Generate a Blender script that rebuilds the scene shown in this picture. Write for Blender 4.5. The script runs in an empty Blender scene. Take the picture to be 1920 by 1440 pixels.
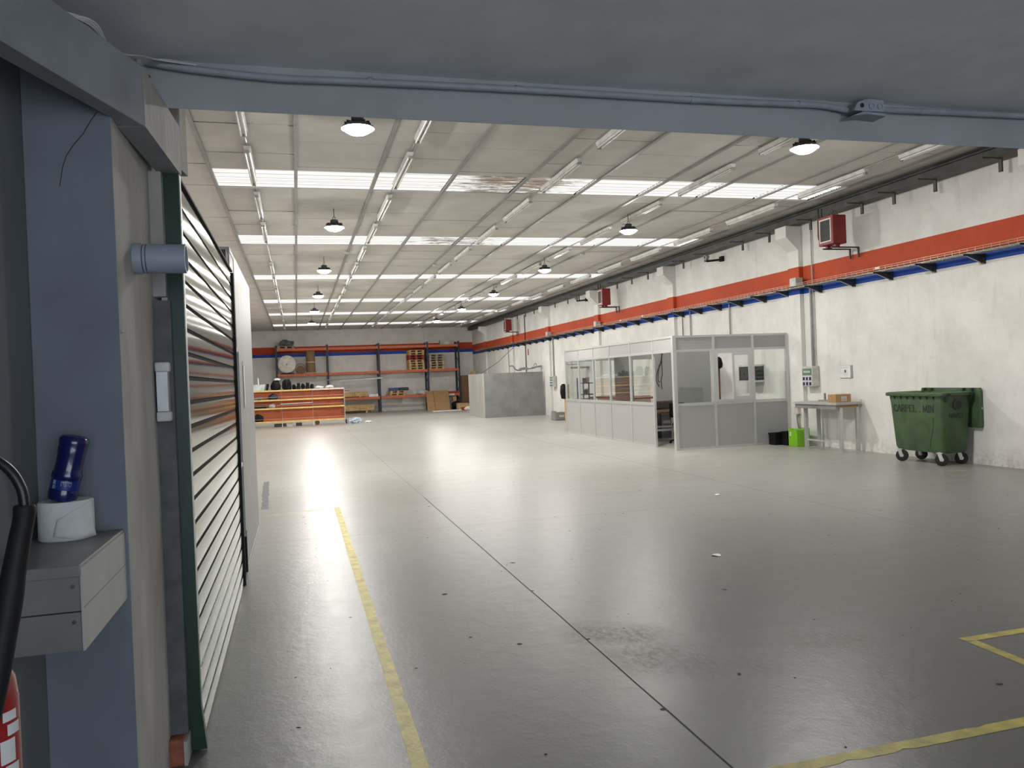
import bpy, bmesh, math, random
from mathutils import Vector, Matrix
random.seed(7)
S = bpy.context.scene
COL = S.collection

# ------------------------------------------------------------------ camera, world, exposure
CAMH = 1.7
FPX, YAW, PIT, ROL = 1484.6, .265257, -.0075397, -.0395597
cam = bpy.data.cameras.new('camera'); cam.sensor_width = 36; cam.sensor_fit = 'HORIZONTAL'
cam.lens = FPX / 1920 * 36; cam.clip_start = .05; cam.clip_end = 300
co = bpy.data.objects.new('camera', cam); COL.objects.link(co); S.camera = co
fw = Vector((math.sin(YAW)*math.cos(PIT), math.cos(YAW)*math.cos(PIT), math.sin(PIT)))
rt = Vector((math.cos(YAW), -math.sin(YAW), 0)); up = rt.cross(fw)
c_, s_ = math.cos(ROL), math.sin(ROL)
r2 = rt*c_ + up*s_; u2 = up*c_ - rt*s_
M = Matrix(((r2.x, u2.x, -fw.x, 0), (r2.y, u2.y, -fw.y, 0), (r2.z, u2.z, -fw.z, CAMH), (0, 0, 0, 1)))
co.matrix_world = M
W = bpy.data.worlds.new('world'); S.world = W; W.use_nodes = True
WORLD_STRENGTH = 4.0
W.node_tree.nodes['Background'].inputs[0].default_value = (.82, .90, 1.0, 1)
W.node_tree.nodes['Background'].inputs[1].default_value = WORLD_STRENGTH
LAMP_L = 520.0        # radiance of a high-bay lens
SKY_L = 1.0           # radiance of a skylight sheet
S.view_settings.view_transform = 'Standard'; S.view_settings.look = 'None'
S.view_settings.exposure = 0.07; S.view_settings.gamma = 1; S.view_settings.use_curve_mapping = False

# ------------------------------------------------------------------ materials
def lin(c):
    if isinstance(c, str):
        c = tuple(int(c[i:i+2], 16)/255 for i in (0, 2, 4))
        c = tuple(x/12.92 if x <= .04045 else ((x+.055)/1.055)**2.4 for x in c)
    return (c[0], c[1], c[2], 1)
class NT:
    def __init__(s, m): s.t = m.node_tree; s.n = s.t.nodes; s.l = s.t.links
    def new(s, ty, **kw):
        n = s.n.new(ty)
        for k, v in kw.items(): setattr(n, k, v)
        return n
    def link(s, a, b): s.l.new(a, b)
    def math(s, op, a, b=None, clamp=False):
        n = s.new('ShaderNodeMath', operation=op); n.use_clamp = clamp
        for i, v in enumerate((a, b)):
            if v is None: continue
            if isinstance(v, (int, float)): n.inputs[i].default_value = v
            else: s.link(v, n.inputs[i])
        return n.outputs[0]
    def mix(s, f, a, b):
        n = s.new('ShaderNodeMix', data_type='RGBA')
        for i, v in ((0, f), (6, a), (7, b)):
            if isinstance(v, (int, float)): n.inputs[i].default_value = v
            elif isinstance(v, tuple): n.inputs[i].default_value = v
            else: s.link(v, n.inputs[i])
        return n.outputs[2]
    def noise(s, vec, scale, detail=3, rough=.55):
        n = s.new('ShaderNodeTexNoise'); n.inputs['Scale'].default_value = scale
        n.inputs['Detail'].default_value = detail; n.inputs['Roughness'].default_value = rough
        s.link(vec, n.inputs['Vector']); return n.outputs['Fac']
    def ramp(s, v, lo, hi):
        n = s.new('ShaderNodeMapRange'); n.inputs[1].default_value = lo; n.inputs[2].default_value = hi
        s.link(v, n.inputs[0]); return n.outputs[0]
    def mapping(s, vec, sc=(1, 1, 1), loc=(0, 0, 0)):
        n = s.new('ShaderNodeMapping'); n.inputs['Scale'].default_value = sc; n.inputs['Location'].default_value = loc
        s.link(vec, n.inputs['Vector']); return n.outputs[0]
MATS = {}
def base(name):
    m = bpy.data.materials.new(name); m.use_nodes = True
    t = NT(m); b = t.n['Principled BSDF']; MATS[name] = m
    return m, t, b
def pm(name, col, rough=.55, metal=0., nz=(6., .12), bump=None, spec=.5, stretch=(1, 1, 1), coat=0., trans=0.):
    m, t, b = base(name)
    g = t.new('ShaderNodeNewGeometry'); v = t.mapping(g.outputs['Position'], stretch)
    c = lin(col)
    n = t.noise(v, nz[0], 4)
    a = nz[1]
    dark = tuple(x*(1-a*1.6) for x in c[:3]) + (1,); light = tuple(min(1, x*(1+a*1.2)) for x in c[:3]) + (1,)
    t.link(t.mix(t.ramp(n, .3, .7), dark, light), b.inputs['Base Color'])
    b.inputs['Roughness'].default_value = rough; b.inputs['Metallic'].default_value = metal
    b.inputs['Specular IOR Level'].default_value = spec
    b.inputs['Coat Weight'].default_value = coat
    if trans: b.inputs['Transmission Weight'].default_value = trans
    if bump:
        bn = t.new('ShaderNodeBump'); bn.inputs['Strength'].default_value = bump[1]; bn.inputs['Distance'].default_value = .01
        t.link(t.noise(v, bump[0], 5), bn.inputs['Height']); t.link(bn.outputs[0], b.inputs['Normal'])
    return m
def emat(name, col, st):
    m, t, b = base(name)
    t.n.remove(b); e = t.new('ShaderNodeEmission'); e.inputs[0].default_value = lin(col); e.inputs[1].default_value = st
    t.link(e.outputs[0], t.n['Material Output'].inputs[0]); return m
def wallmat(name, bands):
    """painted concrete, white with an orange and a blue painted band at given heights"""
    m, t, b = base(name)
    g = t.new('ShaderNodeNewGeometry'); P = g.outputs['Position']
    sp = t.new('ShaderNodeSeparateXYZ'); t.link(P, sp.inputs[0]); z = sp.outputs[2]
    n1 = t.noise(P, 1.3, 6, .65); n2 = t.noise(t.mapping(P, (3, 3, .5)), 2.2, 4); n3 = t.noise(P, 16, 4)
    n5 = t.noise(P, 5, 5, .7)
    white = t.mix(t.ramp(n1, .38, .68), lin((.77, .76, .73)), lin((.65, .64, .61)))
    white = t.mix(t.math('MULTIPLY', t.ramp(n5, .56, .8), .28), white, lin((.40, .39, .365)))
    white = t.mix(t.math('MULTIPLY', t.ramp(n2, .58, .82), .35), white, lin((.42, .40, .36)))
    low = t.math('MULTIPLY', t.ramp(z, .35, 0.), t.ramp(n3, .4, .7), True)
    white = t.mix(t.math('MULTIPLY', low, .6), white, lin((.33, .30, .25)))
    orange = t.mix(t.ramp(n1, .3, .7), lin('C04B24'), lin('AE3F1C'))
    orange = t.mix(t.math('MULTIPLY', t.ramp(n3, .55, .8), .3), orange, lin('7A2E18'))
    blue = t.mix(t.ramp(n1, .3, .7), lin('1F52B4'), lin('1A459C'))
    zb, zm, zt = bands
    col = t.mix(t.math('GREATER_THAN', z, zb), white, blue)
    col = t.mix(t.math('GREATER_THAN', z, zm), col, orange)
    col = t.mix(t.math('GREATER_THAN', z, zt), col, white)
    t.link(col, b.inputs['Base Color']); b.inputs['Roughness'].default_value = .75
    bn = t.new('ShaderNodeBump'); bn.inputs['Strength'].default_value = .25; bn.inputs['Distance'].default_value = .01
    t.link(t.noise(P, 9, 6, .7), bn.inputs['Height']); t.link(bn.outputs[0], b.inputs['Normal'])
    return m
wallmat('wall_paint', (3.27, 3.46, 3.86)); wallmat('wall_paint_back', (3.44, 3.63, 4.04))
def floormat():
    m, t, b = base('floor_epoxy')
    g = t.new('ShaderNodeNewGeometry'); P = g.outputs['Position']
    n1 = t.noise(P, .35, 6, .6); n2 = t.noise(t.mapping(P, (.8, 3.2, 1)), 1.2, 6, .65); n3 = t.noise(P, 7, 6, .7)
    col = t.mix(t.ramp(n1, .3, .7), lin((.112, .115, .114)), lin((.138, .141, .138)))
    col = t.mix(t.math('MULTIPLY', t.ramp(n2, .5, .75), .35), col, lin((.15, .145, .133)))
    sp = t.new('ShaderNodeSeparateXYZ'); t.link(P, sp.inputs[0])
    # far part of the hall: browner, trodden concrete, with brighter light painted in
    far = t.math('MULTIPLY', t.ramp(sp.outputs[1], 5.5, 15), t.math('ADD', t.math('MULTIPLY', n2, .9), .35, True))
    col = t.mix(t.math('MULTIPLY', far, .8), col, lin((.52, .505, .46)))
    # rubber scuffs left round a machine base
    def blob(x, y, r):
        vm = t.new('ShaderNodeVectorMath', operation='DISTANCE'); t.link(P, vm.inputs[0]); vm.inputs[1].default_value = (x, y, 0)
        return t.ramp(vm.outputs['Value'], r, r*.25)
    scr = t.noise(t.mapping(P, (7, 4, 1)), 4, 10, .85)
    s = None
    for x, y, r in ((2.05, 4.75, .32), (2.02, 4.35, .42), (2.2, 4.12, .3), (2.45, 4.05, .3), (1.85, 4.9, .3), (3.0, 4.3, .35), (3.2, 4.2, .3)):
        v = blob(x, y, r); s = v if s is None else t.math('MAXIMUM', s, v)
    s = t.math('MULTIPLY', s, t.ramp(scr, .42, .62), True)
    s = t.math('MULTIPLY', s, .75)
    col = t.mix(s, col, lin((.10, .085, .07)))
    fl = t.math('MULTIPLY', t.ramp(n3, .66, .74), .5)
    col = t.mix(fl, col, lin((.25, .24, .22)))
    t.link(col, b.inputs['Base Color'])
    rg = t.math('ADD', t.math('MULTIPLY', n3, .14), .225)
    rg = t.math('ADD', rg, t.math('MULTIPLY', s, .3)); rg = t.math('ADD', rg, t.math('MULTIPLY', n2, .08))
    t.link(rg, b.inputs['Roughness']); b.inputs['Specular IOR Level'].default_value = .34
    bn = t.new('ShaderNodeBump'); bn.inputs['Strength'].default_value = .16; bn.inputs['Distance'].default_value = .01
    h = t.math('ADD', t.math('MULTIPLY', t.noise(P, 38, 5, .7), .8), t.math('MULTIPLY', t.noise(P, 9, 4), 1.6))
    t.link(h, bn.inputs['Height']); t.link(bn.outputs[0], b.inputs['Normal'])
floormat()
def skymat():
    m, t, b = base('skylight_sheet')
    t.n.remove(b)
    g = t.new('ShaderNodeNewGeometry'); P = g.outputs['Position']
    sp = t.new('ShaderNodeSeparateXYZ'); t.link(P, sp.inputs[0])
    n1 = t.noise(t.mapping(P, (1.2, 16, 1)), 2.2, 8, .75); n2 = t.noise(t.mapping(P, (.9, 2, 1)), 1.5, 4)
    wv = t.new('ShaderNodeTexWave', wave_type='BANDS', bands_direction='Y'); wv.inputs['Scale'].default_value = 2.6
    t.link(P, wv.inputs['Vector'])
    # dirt collects on the sheets between the third and fifth rails
    d = t.math('MULTIPLY', t.ramp(sp.outputs[0], 2.2, 3.3), t.ramp(sp.outputs[0], 5.2, 4.3), True)
    d = t.math('MULTIPLY', d, t.ramp(sp.outputs[1], 27, 17), True)
    thr = t.math('SUBTRACT', .62, t.math('MULTIPLY', d, .235))
    dirt = t.math('MULTIPLY', t.math('SUBTRACT', t.math('ADD', n1, t.math('MULTIPLY', t.math('SUBTRACT', n2, .5), .25)), thr), 7, True)
    dirt = t.math('MINIMUM', dirt, .88)
    col = t.mix(t.ramp(n2, .4, .8), lin((1, 1, .985)), lin((1, .95, .84)))
    col = t.mix(dirt, col, lin((.17, .11, .06)))
    st = t.math('MULTIPLY', t.math('ADD', t.math('MULTIPLY', wv.outputs['Fac'], .5), .68), SKY_L)
    e = t.new('ShaderNodeEmission'); t.link(col, e.inputs[0]); t.link(st, e.inputs[1])
    t.link(e.outputs[0], t.n['Material Output'].inputs[0])
    m.cycles.emission_sampling = 'NONE'
skymat()
def glassmat(name, tint, alpha_refl=1.0):
    m, t, b = base(name)
    t.n.remove(b)
    tr = t.new('ShaderNodeBsdfTransparent'); tr.inputs[0].default_value = lin(tint)
    gl = t.new('ShaderNodeBsdfGlossy'); gl.inputs['Roughness'].default_value = .01; gl.inputs[0].default_value = (1, 1, 1, 1)
    g = t.new('ShaderNodeNewGeometry'); vm = t.new('ShaderNodeVectorMath', operation='DOT_PRODUCT')
    t.link(g.outputs['Normal'], vm.inputs[0]); t.link(g.outputs['Incoming'], vm.inputs[1])
    ca = t.math('SUBTRACT', 1.0, t.math('ABSOLUTE', vm.outputs['Value']))
    fr = t.math('ADD', t.math('MULTIPLY', t.math('POWER', ca, 5.0), .92), .05, True)
    mx = t.new('ShaderNodeMixShader'); t.link(fr, mx.inputs[0]); t.link(tr.outputs[0], mx.inputs[1]); t.link(gl.outputs[0], mx.inputs[2])
    t.link(mx.outputs[0], t.n['Material Output'].inputs[0])
glassmat('glass', (.93, .95, .94))
pm('plastic_lens', (.75, .78, .8), .25)
pm('ceiling_tile', (.60, .585, .545), .9, nz=(1.7, .06), bump=(60, .15))
pm('ceiling_dark', (.10, .10, .095), .9)
pm('rail_grey', (.30, .30, .29), .5, nz=(3, .1))
pm('paint_slab', (.77, .79, .82), .8, nz=(2.5, .06), bump=(14, .12))
pm('paint_blue', (.165, .185, .215), .75, nz=(3, .08), bump=(10, .1))
pm('concrete', (.40, .385, .36), .85, nz=(5, .14), bump=(22, .5), stretch=(1, 1, .35))
pm('paint_lintel', (.36, .37, .38), .8, nz=(2.5, .06), bump=(14, .15))
pm('paint_beam', (.27, .285, .30), .75, nz=(4, .10), bump=(16, .25))
pm('paint_wall_dim', (.16, .175, .19), .8, nz=(3, .08))
pm('steel_dark', (.075, .075, .07), .55, .3, nz=(4, .2))
pm('galv_slat', (.265, .29, .262), .11, 1., nz=(3, .1), bump=(7, .05), stretch=(1, .3, 2))
pm('slat_gap', (.012, .013, .012), .8)
pm('green_rail', (.008, .035, .02), .35, nz=(8, .1))
pm('panel_white', (.29, .288, .292), .45, nz=(1.2, .03), stretch=(1, 6, .3))
pm('trim_white', (.30, .30, .305), .4, nz=(3, .03))
pm('dark_gap', (.02, .02, .02), .9)
pm('jamb_grey', (.085, .09, .095), .55, nz=(12, .18))
pm('brick_red', (.26, .085, .05), .85, nz=(14, .3), bump=(30, .4))
pm('brown_board', (.07, .05, .04), .8, nz=(20, .3))
pm('pvc_pipe', (.30, .335, .40), .45, nz=(4, .05))
pm('conduit_paint', (.30, .325, .36), .5, nz=(10, .08))
pm('cable_black', (.012, .012, .014), .45)
pm('cable_white', (.55, .55, .55), .5)
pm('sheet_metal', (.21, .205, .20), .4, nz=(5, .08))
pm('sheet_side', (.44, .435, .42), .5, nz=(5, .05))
pm('paper_white', (.74, .75, .74), .85, bump=(30, .3))
pm('bottle_blue', (.002, .006, .085), .2, nz=(8, .15), coat=.5)
pm('bottle_label', (.008, .025, .20), .3)
pm('print_pale', (.42, .46, .50), .5)
pm('rubber_black', (.007, .007, .008), .4, nz=(12, .2))
pm('rubber_grip', (.008, .008, .009), .6, spec=.3)
pm('extinguisher_red', (.27, .012, .012), .3, coat=.3)
pm('label_white', (.62, .62, .60), .5)
pm('tape_yellow', (.50, .42, .09), .5, nz=(9, .22), bump=(30, .3))
pm('tape_faint', (.46, .42, .22), .5, nz=(14, .25))
pm('tape_dark', (.10, .11, .13), .5, nz=(25, .5))
pm('joint_dark', (.028, .027, .025), .8)
pm('joint_faint', (.20, .195, .18), .7)
pm('debris', (.045, .042, .038), .8)
pm('alu', (.60, .605, .60), .38, .55, nz=(3, .03))
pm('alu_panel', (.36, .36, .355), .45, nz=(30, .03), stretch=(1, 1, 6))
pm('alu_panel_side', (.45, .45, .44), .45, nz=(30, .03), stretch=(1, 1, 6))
pm('wood_brown', (.14, .06, .035), .4, nz=(8, .25), stretch=(1, .15, 1))
pm('shelf_yellow', (.68, .50, .17), .5)
pm('shelf_orange', (.55, .13, .035), .5, nz=(3, .1))
pm('rack_orange', (.55, .13, .045), .5)
pm('rack_blue', (.014, .024, .05), .5)
pm('wood_pale', (.55, .37, .17), .8, nz=(9, .2), stretch=(.3, 1, 1))
pm('wood_red', (.30, .03, .02), .7)
pm('wood_grey', (.33, .29, .22), .85, nz=(9, .2))
pm('cardboard', (.40, .25, .115), .85, nz=(4, .08))
pm('cardboard_dark', (.19, .11, .055), .85, nz=(4, .1))
pm('black_plastic', (.006, .006, .007), .5, spec=.2)
pm('blue_plastic', (.02, .07, .22), .45)
pm('bin_green', (.052, .10, .040), .5, nz=(4, .18), bump=(12, .1))
pm('bin_green_dark', (.026, .055, .024), .5)
pm('print_black', (.012, .014, .012), .6)
pm('fork_white', (.62, .62, .58), .4, .3)
pm('tyre', (.016, .016, .016), .7)
pm('grey_metal', (.24, .245, .24), .45, .2, nz=(2, .10))
pm('grey_metal_side', (.40, .39, .365), .55, nz=(3, .08), stretch=(1, 2, .25))
pm('green_lime', (.20, .50, .01), .4)
pm('box_grey', (.52, .51, .46), .5)
pm('window_green', (.12, .24, .17), .15)
pm('socket_blue', (.012, .018, .12), .4)
pm('heater_red', (.21, .015, .015), .4)
pm('grille_dark', (.02, .025, .022), .5)
pm('grille_slat', (.07, .08, .075), .4, .5)
pm('frame_cream', (.62, .56, .50), .5)
pm('pipe_grey', (.30, .30, .29), .4, .4)
pm('lamp_body', (.055, .06, .07), .4, .3)
pm('fluor_body', (.60, .60, .57), .45)
pm('fluor_tube', (.78, .78, .76), .25)
pm('fluor_cap', (.05, .05, .05), .5)
pm('wire_zinc', (.42, .38, .30), .4, .6)
pm('bracket_dark', (.055, .065, .07), .4, .5)
pm('white_cloth', (.74, .72, .66), .85, bump=(6, .6))
pm('drum_brown', (.26, .17, .08), .7, nz=(3, .1))
pm('film_grey', (.16, .17, .16), .3, nz=(7, .4), bump=(9, .8))
pm('film_clear', (.55, .56, .55), .3, nz=(7, .2), bump=(9, .8))
pm('bag_blue', (.45, .52, .68), .5, nz=(9, .5))
pm('pale_blue', (.58, .66, .68), .4)
pm('skin_grey', (.35, .35, .34), .5)
pm('red_plastic', (.40, .03, .03), .45)
pm('desk_dark', (.03, .028, .027), .5)
emat('lamp_lens', (1.0, .975, .92), LAMP_L)

# ------------------------------------------------------------------ mesh builder
class MB:
    def __init__(s): s.v = []; s.f = []; s.smooth = False
    def add(s, vs, fs):
        n = len(s.v); s.v += [tuple(v) for v in vs]; s.f += [tuple(i+n for i in f) for f in fs]; return s
    def box(s, x0, x1, y0, y1, z0, z1):
        return s.add([(x0, y0, z0), (x1, y0, z0), (x1, y1, z0), (x0, y1, z0), (x0, y0, z1), (x1, y0, z1), (x1, y1, z1), (x0, y1, z1)],
                     [(0, 3, 2, 1), (4, 5, 6, 7), (0, 1, 5, 4), (1, 2, 6, 5), (2, 3, 7, 6), (3, 0, 4, 7)])
    def hexa(s, p):
        return s.add(p, [(0, 3, 2, 1), (4, 5, 6, 7), (0, 1, 5, 4), (1, 2, 6, 5), (2, 3, 7, 6), (3, 0, 4, 7)])
    def obox(s, c, size, mat):
        c = Vector(c); hx, hy, hz = (k/2 for k in size); p = []
        for z in (-hz, hz):
            for x, y in ((-hx, -hy), (hx, -hy), (hx, hy), (-hx, hy)): p.append(c + mat @ Vector((x, y, z)))
        return s.hexa(p)
    def bar(s, a, b, w, h):
        a = Vector(a); b = Vector(b); d = (b-a); L = d.length; d.normalize()
        u = Vector((0, 0, 1)) if abs(d.z) < .95 else Vector((1, 0, 0))
        x = d.cross(u).normalized(); z = x.cross(d)
        m = Matrix((x, d, z)).transposed()
        return s.obox((a+b)/2, (w, L, h), m)
    def prism(s, poly, axis, t0, t1):
        """poly: 2-D outline; axis 'x': poly=(y,z), 'y': poly=(x,z), 'z': poly=(x,y)"""
        def pt(a, b, t): return {'x': (t, a, b), 'y': (a, t, b), 'z': (a, b, t)}[axis]
        n = len(poly)
        vs = [pt(a, b, t0) for a, b in poly] + [pt(a, b, t1) for a, b in poly]
        fs = [tuple(range(n-1, -1, -1)), tuple(range(n, 2*n))] + [(i, (i+1) % n, n+(i+1) % n, n+i) for i in range(n)]
        return s.add(vs, fs)
    def tube(s, pts, r, n=8, closed=False, caps=True):
        pts = [Vector(p) for p in pts]; rr = r if isinstance(r, (list, tuple)) else [r]*len(pts)
        N = len(pts); ref = Vector((.31, .17, .93)).normalized(); base_ = len(s.v); vs = []; fs = []
        for i, p in enumerate(pts):
            if closed: d = pts[(i+1) % N]-pts[i-1]
            else: d = pts[min(i+1, N-1)]-pts[max(i-1, 0)]
            d.normalize(); x = d.cross(ref)
            if x.length < 1e-3: x = d.cross(Vector((1, 0, 0)))
            x.normalize(); y = d.cross(x)
            for k in range(n):
                a = 2*math.pi*k/n; vs.append(p + (x*math.cos(a)+y*math.sin(a))*rr[i])
        for i in range(N if closed else N-1):
            j = (i+1) % N
            for k in range(n):
                l = (k+1) % n; fs.append((i*n+k, i*n+l, j*n+l, j*n+k))
        if caps and not closed:
            fs.append(tuple(range(n-1, -1, -1))); fs.append(tuple((N-1)*n+k for k in range(n)))
        s.add(vs, fs); s.smooth = True; return s
    def lathe(s, prof, n=20, c=(0, 0, 0), axis='z', mat=None):
        vs = []; fs = []; c = Vector(c)
        for r, z in prof:
            for k in range(n):
                a = 2*math.pi*k/n; p = Vector((r*math.cos(a), r*math.sin(a), z))
                if axis == 'y': p = Vector((p.x, p.z, -p.y))
                elif axis == 'x': p = Vector((p.z, p.y, -p.x))
                if mat is not None: p = mat @ p
                vs.append(c+p)
        for i in range(len(prof)-1):
            for k in range(n):
                l = (k+1) % n; fs.append((i*n+k, i*n+l, (i+1)*n+l, (i+1)*n+k))
        if prof[0][0] > 1e-4: fs.append(tuple(range(n-1, -1, -1)))
        if prof[-1][0] > 1e-4: fs.append(tuple((len(prof)-1)*n+k for k in range(n)))
        s.add(vs, fs); s.smooth = True; return s
    def loft(s, rings, caps=True):
        n = len(rings[0]); vs = [p for r in rings for p in r]; fs = []
        for i in range(len(rings)-1):
            for k in range(n):
                l = (k+1) % n; fs.append((i*n+k, i*n+l, (i+1)*n+l, (i+1)*n+k))
        if caps: fs.append(tuple(range(n-1, -1, -1))); fs.append(tuple((len(rings)-1)*n+k for k in range(n)))
        return s.add(vs, fs)
    def mesh(s, name, mat, off=(0, 0, 0)):
        me = bpy.data.meshes.new(name)
        me.from_pydata([(x-off[0], y-off[1], z-off[2]) for x, y, z in s.v], [], s.f); me.update()
        bm = bmesh.new(); bm.from_mesh(me); bmesh.ops.recalc_face_normals(bm, faces=bm.faces[:]); bm.to_mesh(me); bm.free()
        for m_ in (mat if isinstance(mat, (list, tuple)) else [mat]): me.materials.append(MATS[m_])
        if s.smooth:
            for p in me.polygons: p.use_smooth = len(p.vertices) == 4
            me.set_sharp_from_angle(angle=math.radians(38))
        return me
    def build(s, name, mat, parent=None, bev=0, local=False):
        if parent is None:
            if s.v:
                xs = [v[0] for v in s.v]; ys = [v[1] for v in s.v]; zs = [v[2] for v in s.v]
                off = ((min(xs)+max(xs))/2, (min(ys)+max(ys))/2, min(zs))
            else: off = (0, 0, 0)
            o = bpy.data.objects.new(name, s.mesh(name, mat, off)); o.location = off
        else:
            off = (0, 0, 0) if local else wloc(parent)
            o = bpy.data.objects.new(name, s.mesh(name, mat, off)); o.parent = parent
        COL.objects.link(o)
        if bev:
            b = o.modifiers.new('bevel', 'BEVEL'); b.width = bev; b.segments = 2; b.limit_method = 'ANGLE'; b.angle_limit = math.radians(40)
        return o
def wloc(o):
    v = Vector((0, 0, 0))
    while o: v += o.location; o = o.parent
    return v
def tag(o, label=None, cat=None, group=None, kind=None):
    if label: o['label'] = label
    if cat: o['category'] = cat
    if group: o['group'] = group
    if kind: o['kind'] = kind
    return o
def thing(name, loc, label, cat, group=None, rz=0):
    o = bpy.data.objects.new(name, None); COL.objects.link(o); o.location = loc; o.rotation_euler.z = rz
    o.empty_display_size = .1
    return tag(o, label, cat, group)
def kids(o): return [c for c in COL.objects if c.parent == o]
def copy_tree(o, parent=None):
    c = o.copy(); COL.objects.link(c); c.parent = parent
    for ch in list(o.children): copy_tree(ch, c)
    return c
def shared(name, me, parent, loc=(0, 0, 0)):
    o = bpy.data.objects.new(name, me); COL.objects.link(o); o.parent = parent; o.location = loc; return o
def B(*a): return MB().box(*a)
ORD = ['first', 'second', 'third', 'fourth', 'fifth', 'sixth', 'seventh', 'eighth', 'ninth', 'tenth', 'eleventh', 'twelfth', 'thirteenth', 'fourteenth', 'fifteenth', 'sixteenth', 'seventeenth', 'eighteenth', 'nineteenth', 'twentieth'] + ['twenty-' + x for x in ('first', 'second', 'third', 'fourth', 'fifth', 'sixth', 'seventh', 'eighth', 'ninth')] + ['thirtieth', 'thirty-first', 'thirty-second', 'thirty-third', 'thirty-fourth', 'thirty-fifth', 'thirty-sixth', 'thirty-seventh', 'thirty-eighth', 'thirty-ninth']
def struct(name, mb, mat, label=None, bev=0): return tag(mb.build(name, mat, None, bev), label, None, None, 'structure')

XW, YB, XL, ZC = 10.66, 48.3, -2.45, 5.0     # right wall, back wall, left wall, ceiling
# ------------------------------------------------------------------ STRUCTURE
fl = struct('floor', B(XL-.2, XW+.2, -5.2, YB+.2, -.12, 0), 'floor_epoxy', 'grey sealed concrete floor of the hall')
def joint(pts, w, m):
    mb = MB()
    for (x0, y0), (x1, y1) in zip(pts, pts[1:]):
        d = Vector((x1-x0, y1-y0)).normalized(); n = Vector((-d.y, d.x))*w/2
        mb.add([(x0-n.x, y0-n.y, .0006), (x0+n.x, y0+n.y, .0006), (x1+n.x, y1+n.y, .0006), (x1-n.x, y1-n.y, .0006)], [(0, 1, 2, 3)])
    return mb.build('expansion_joint', m, fl)
def wob(a, b, n, s): return [(a[0]+(b[0]-a[0])*i/n+random.uniform(-s, s)*(b[1] != a[1]), a[1]+(b[1]-a[1])*i/n+random.uniform(-s, s)*(b[0] != a[0])) for i in range(n+1)]
joint(wob((1.728, 1.0), (1.735, 11.5), 24, .003), .011, 'joint_dark'); joint(wob((1.735, 11.5), (1.74, 40), 20, .003), .008, 'joint_faint')
joint(wob((6.16, 1.5), (6.17, 40), 20, .003), .012, 'joint_faint')
joint(wob((-.5, 9.08), (10.6, 9.0), 14, .003), .009, 'joint_faint')
fk = MB()
for x, y in ((1.715, 3.66), (1.745, 4.8), (1.74, 6.05)):
    fk.add([(x+random.uniform(.5, 1)*.02*math.cos(a), y+random.uniform(.5, 1)*.02*math.sin(a), .0009) for a in [k*1.05 for k in range(6)]], [(0, 1, 2, 3, 4, 5)])
fk.build('joint_chip', 'joint_dark', fl)

struct('wall_right', B(XW, XW+.2, -5.2, YB+.2, 0, 5.2), 'wall_paint', 'white painted concrete side wall with orange and blue bands')
struct('wall_back', B(XL-.2, XW, YB, YB+.2, 0, 5.2), 'wall_paint_back', 'far end wall with red-orange and blue bands behind the racking')
struct('wall_left', B(XL-.2, XL, 3.9, YB, 0, 5.2), 'wall_paint', 'left side wall of the hall')
struct('wall_front', B(XL, XW, 3.90, 4.0, 3.165, 5.2), 'concrete', 'wall above the opening beam')
# entrance bay in front of the hall
struct('ceiling_entrance', B(-1.2, XW, -5.2, 3.90, 3.165, 3.4), 'paint_slab', 'grey painted slab over the entrance bay')
struct('lintel_beam', MB().prism([(3.77, 2.951), (3.90, 2.994), (3.90, 3.165), (3.77, 3.165)], 'x', -.62, XW), 'paint_lintel', 'grey painted beam spanning the opening to the hall', .004)
struct('wall_entrance', B(-1.2, -.915, -5.2, 3.9, 0, 3.165), 'paint_wall_dim', 'dim grey wall of the entrance bay at the far left')
struct('wall_rear', B(5.2, XW, -5.2, -5.0, 0, 3.165), 'paint_wall_dim', 'rear wall of the entrance bay behind the viewer')
# left column of the opening
lc = struct('corner_column', B(-.915, -.622, 3.2, 3.93, 0, 2.95).box(-.915, -.622, 3.93, 4.2, 2.14, 2.95).box(-.64, -.567, 3.955, 4.0, 2.14, 2.72), ['paint_blue', 'concrete'], 'blue-grey painted concrete column at the left of the opening', .004)
for p in lc.data.polygons:
    if (lc.location+p.center).y > 3.94 or p.normal.x > .5 or p.normal.y > .5 or (p.normal.z < -.5): p.material_index = 1
crack = [(-.667, 2.735), (-.69, 2.70), (-.715, 2.655), (-.75, 2.61), (-.775, 2.57), (-.788, 2.53), (-.80, 2.46)]
MB().tube([(x, 3.1995, z) for x, z in crack], .0016, 5).build('crack', 'joint_dark', lc)
MB().lathe([(.006, 0), (.008, .006), (.004, .012)], 8, (-.622, 3.212, 1.93), 'x').build('screw_head', 'print_pale', lc)
# painted haunched beam on the column
hb = MB()
A, Bc, Cc, D = (-.95, 2.05), (-.52, 3.303), (-.487, 4.03), (-.585, 4.03)
E_, F_ = (-.622, 3.224), (-1.05, 2.05)
hb.prism([A, Bc, (-.622, 3.303), (-.622, 3.22), F_], 'z', 2.72, 2.95)
hb2 = MB().prism([Bc, Cc, D, (-.622, 3.32)], 'z', 2.72, 2.95)
h1 = struct('haunch_beam', hb, 'paint_beam', 'grey painted concrete beam crossing the column head at upper left', .004)
h2 = hb2.build('beam_end', 'concrete', h1)
h2.data.materials.append(MATS['paint_beam'])
for p in h2.data.polygons:
    if p.normal.z < -.5 : p.material_index = 1
MB().prism([(-.487, 4.035), (-.473, 4.16), (-.60, 4.16), (-.60, 4.035)], 'z', 2.75, 3.3).build('beam_stub', 'concrete', h1)
B(-.797, -.793, 2.50, 2.56, 2.719, 2.951).build('beam_joint', 'dark_gap', h1)
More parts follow.
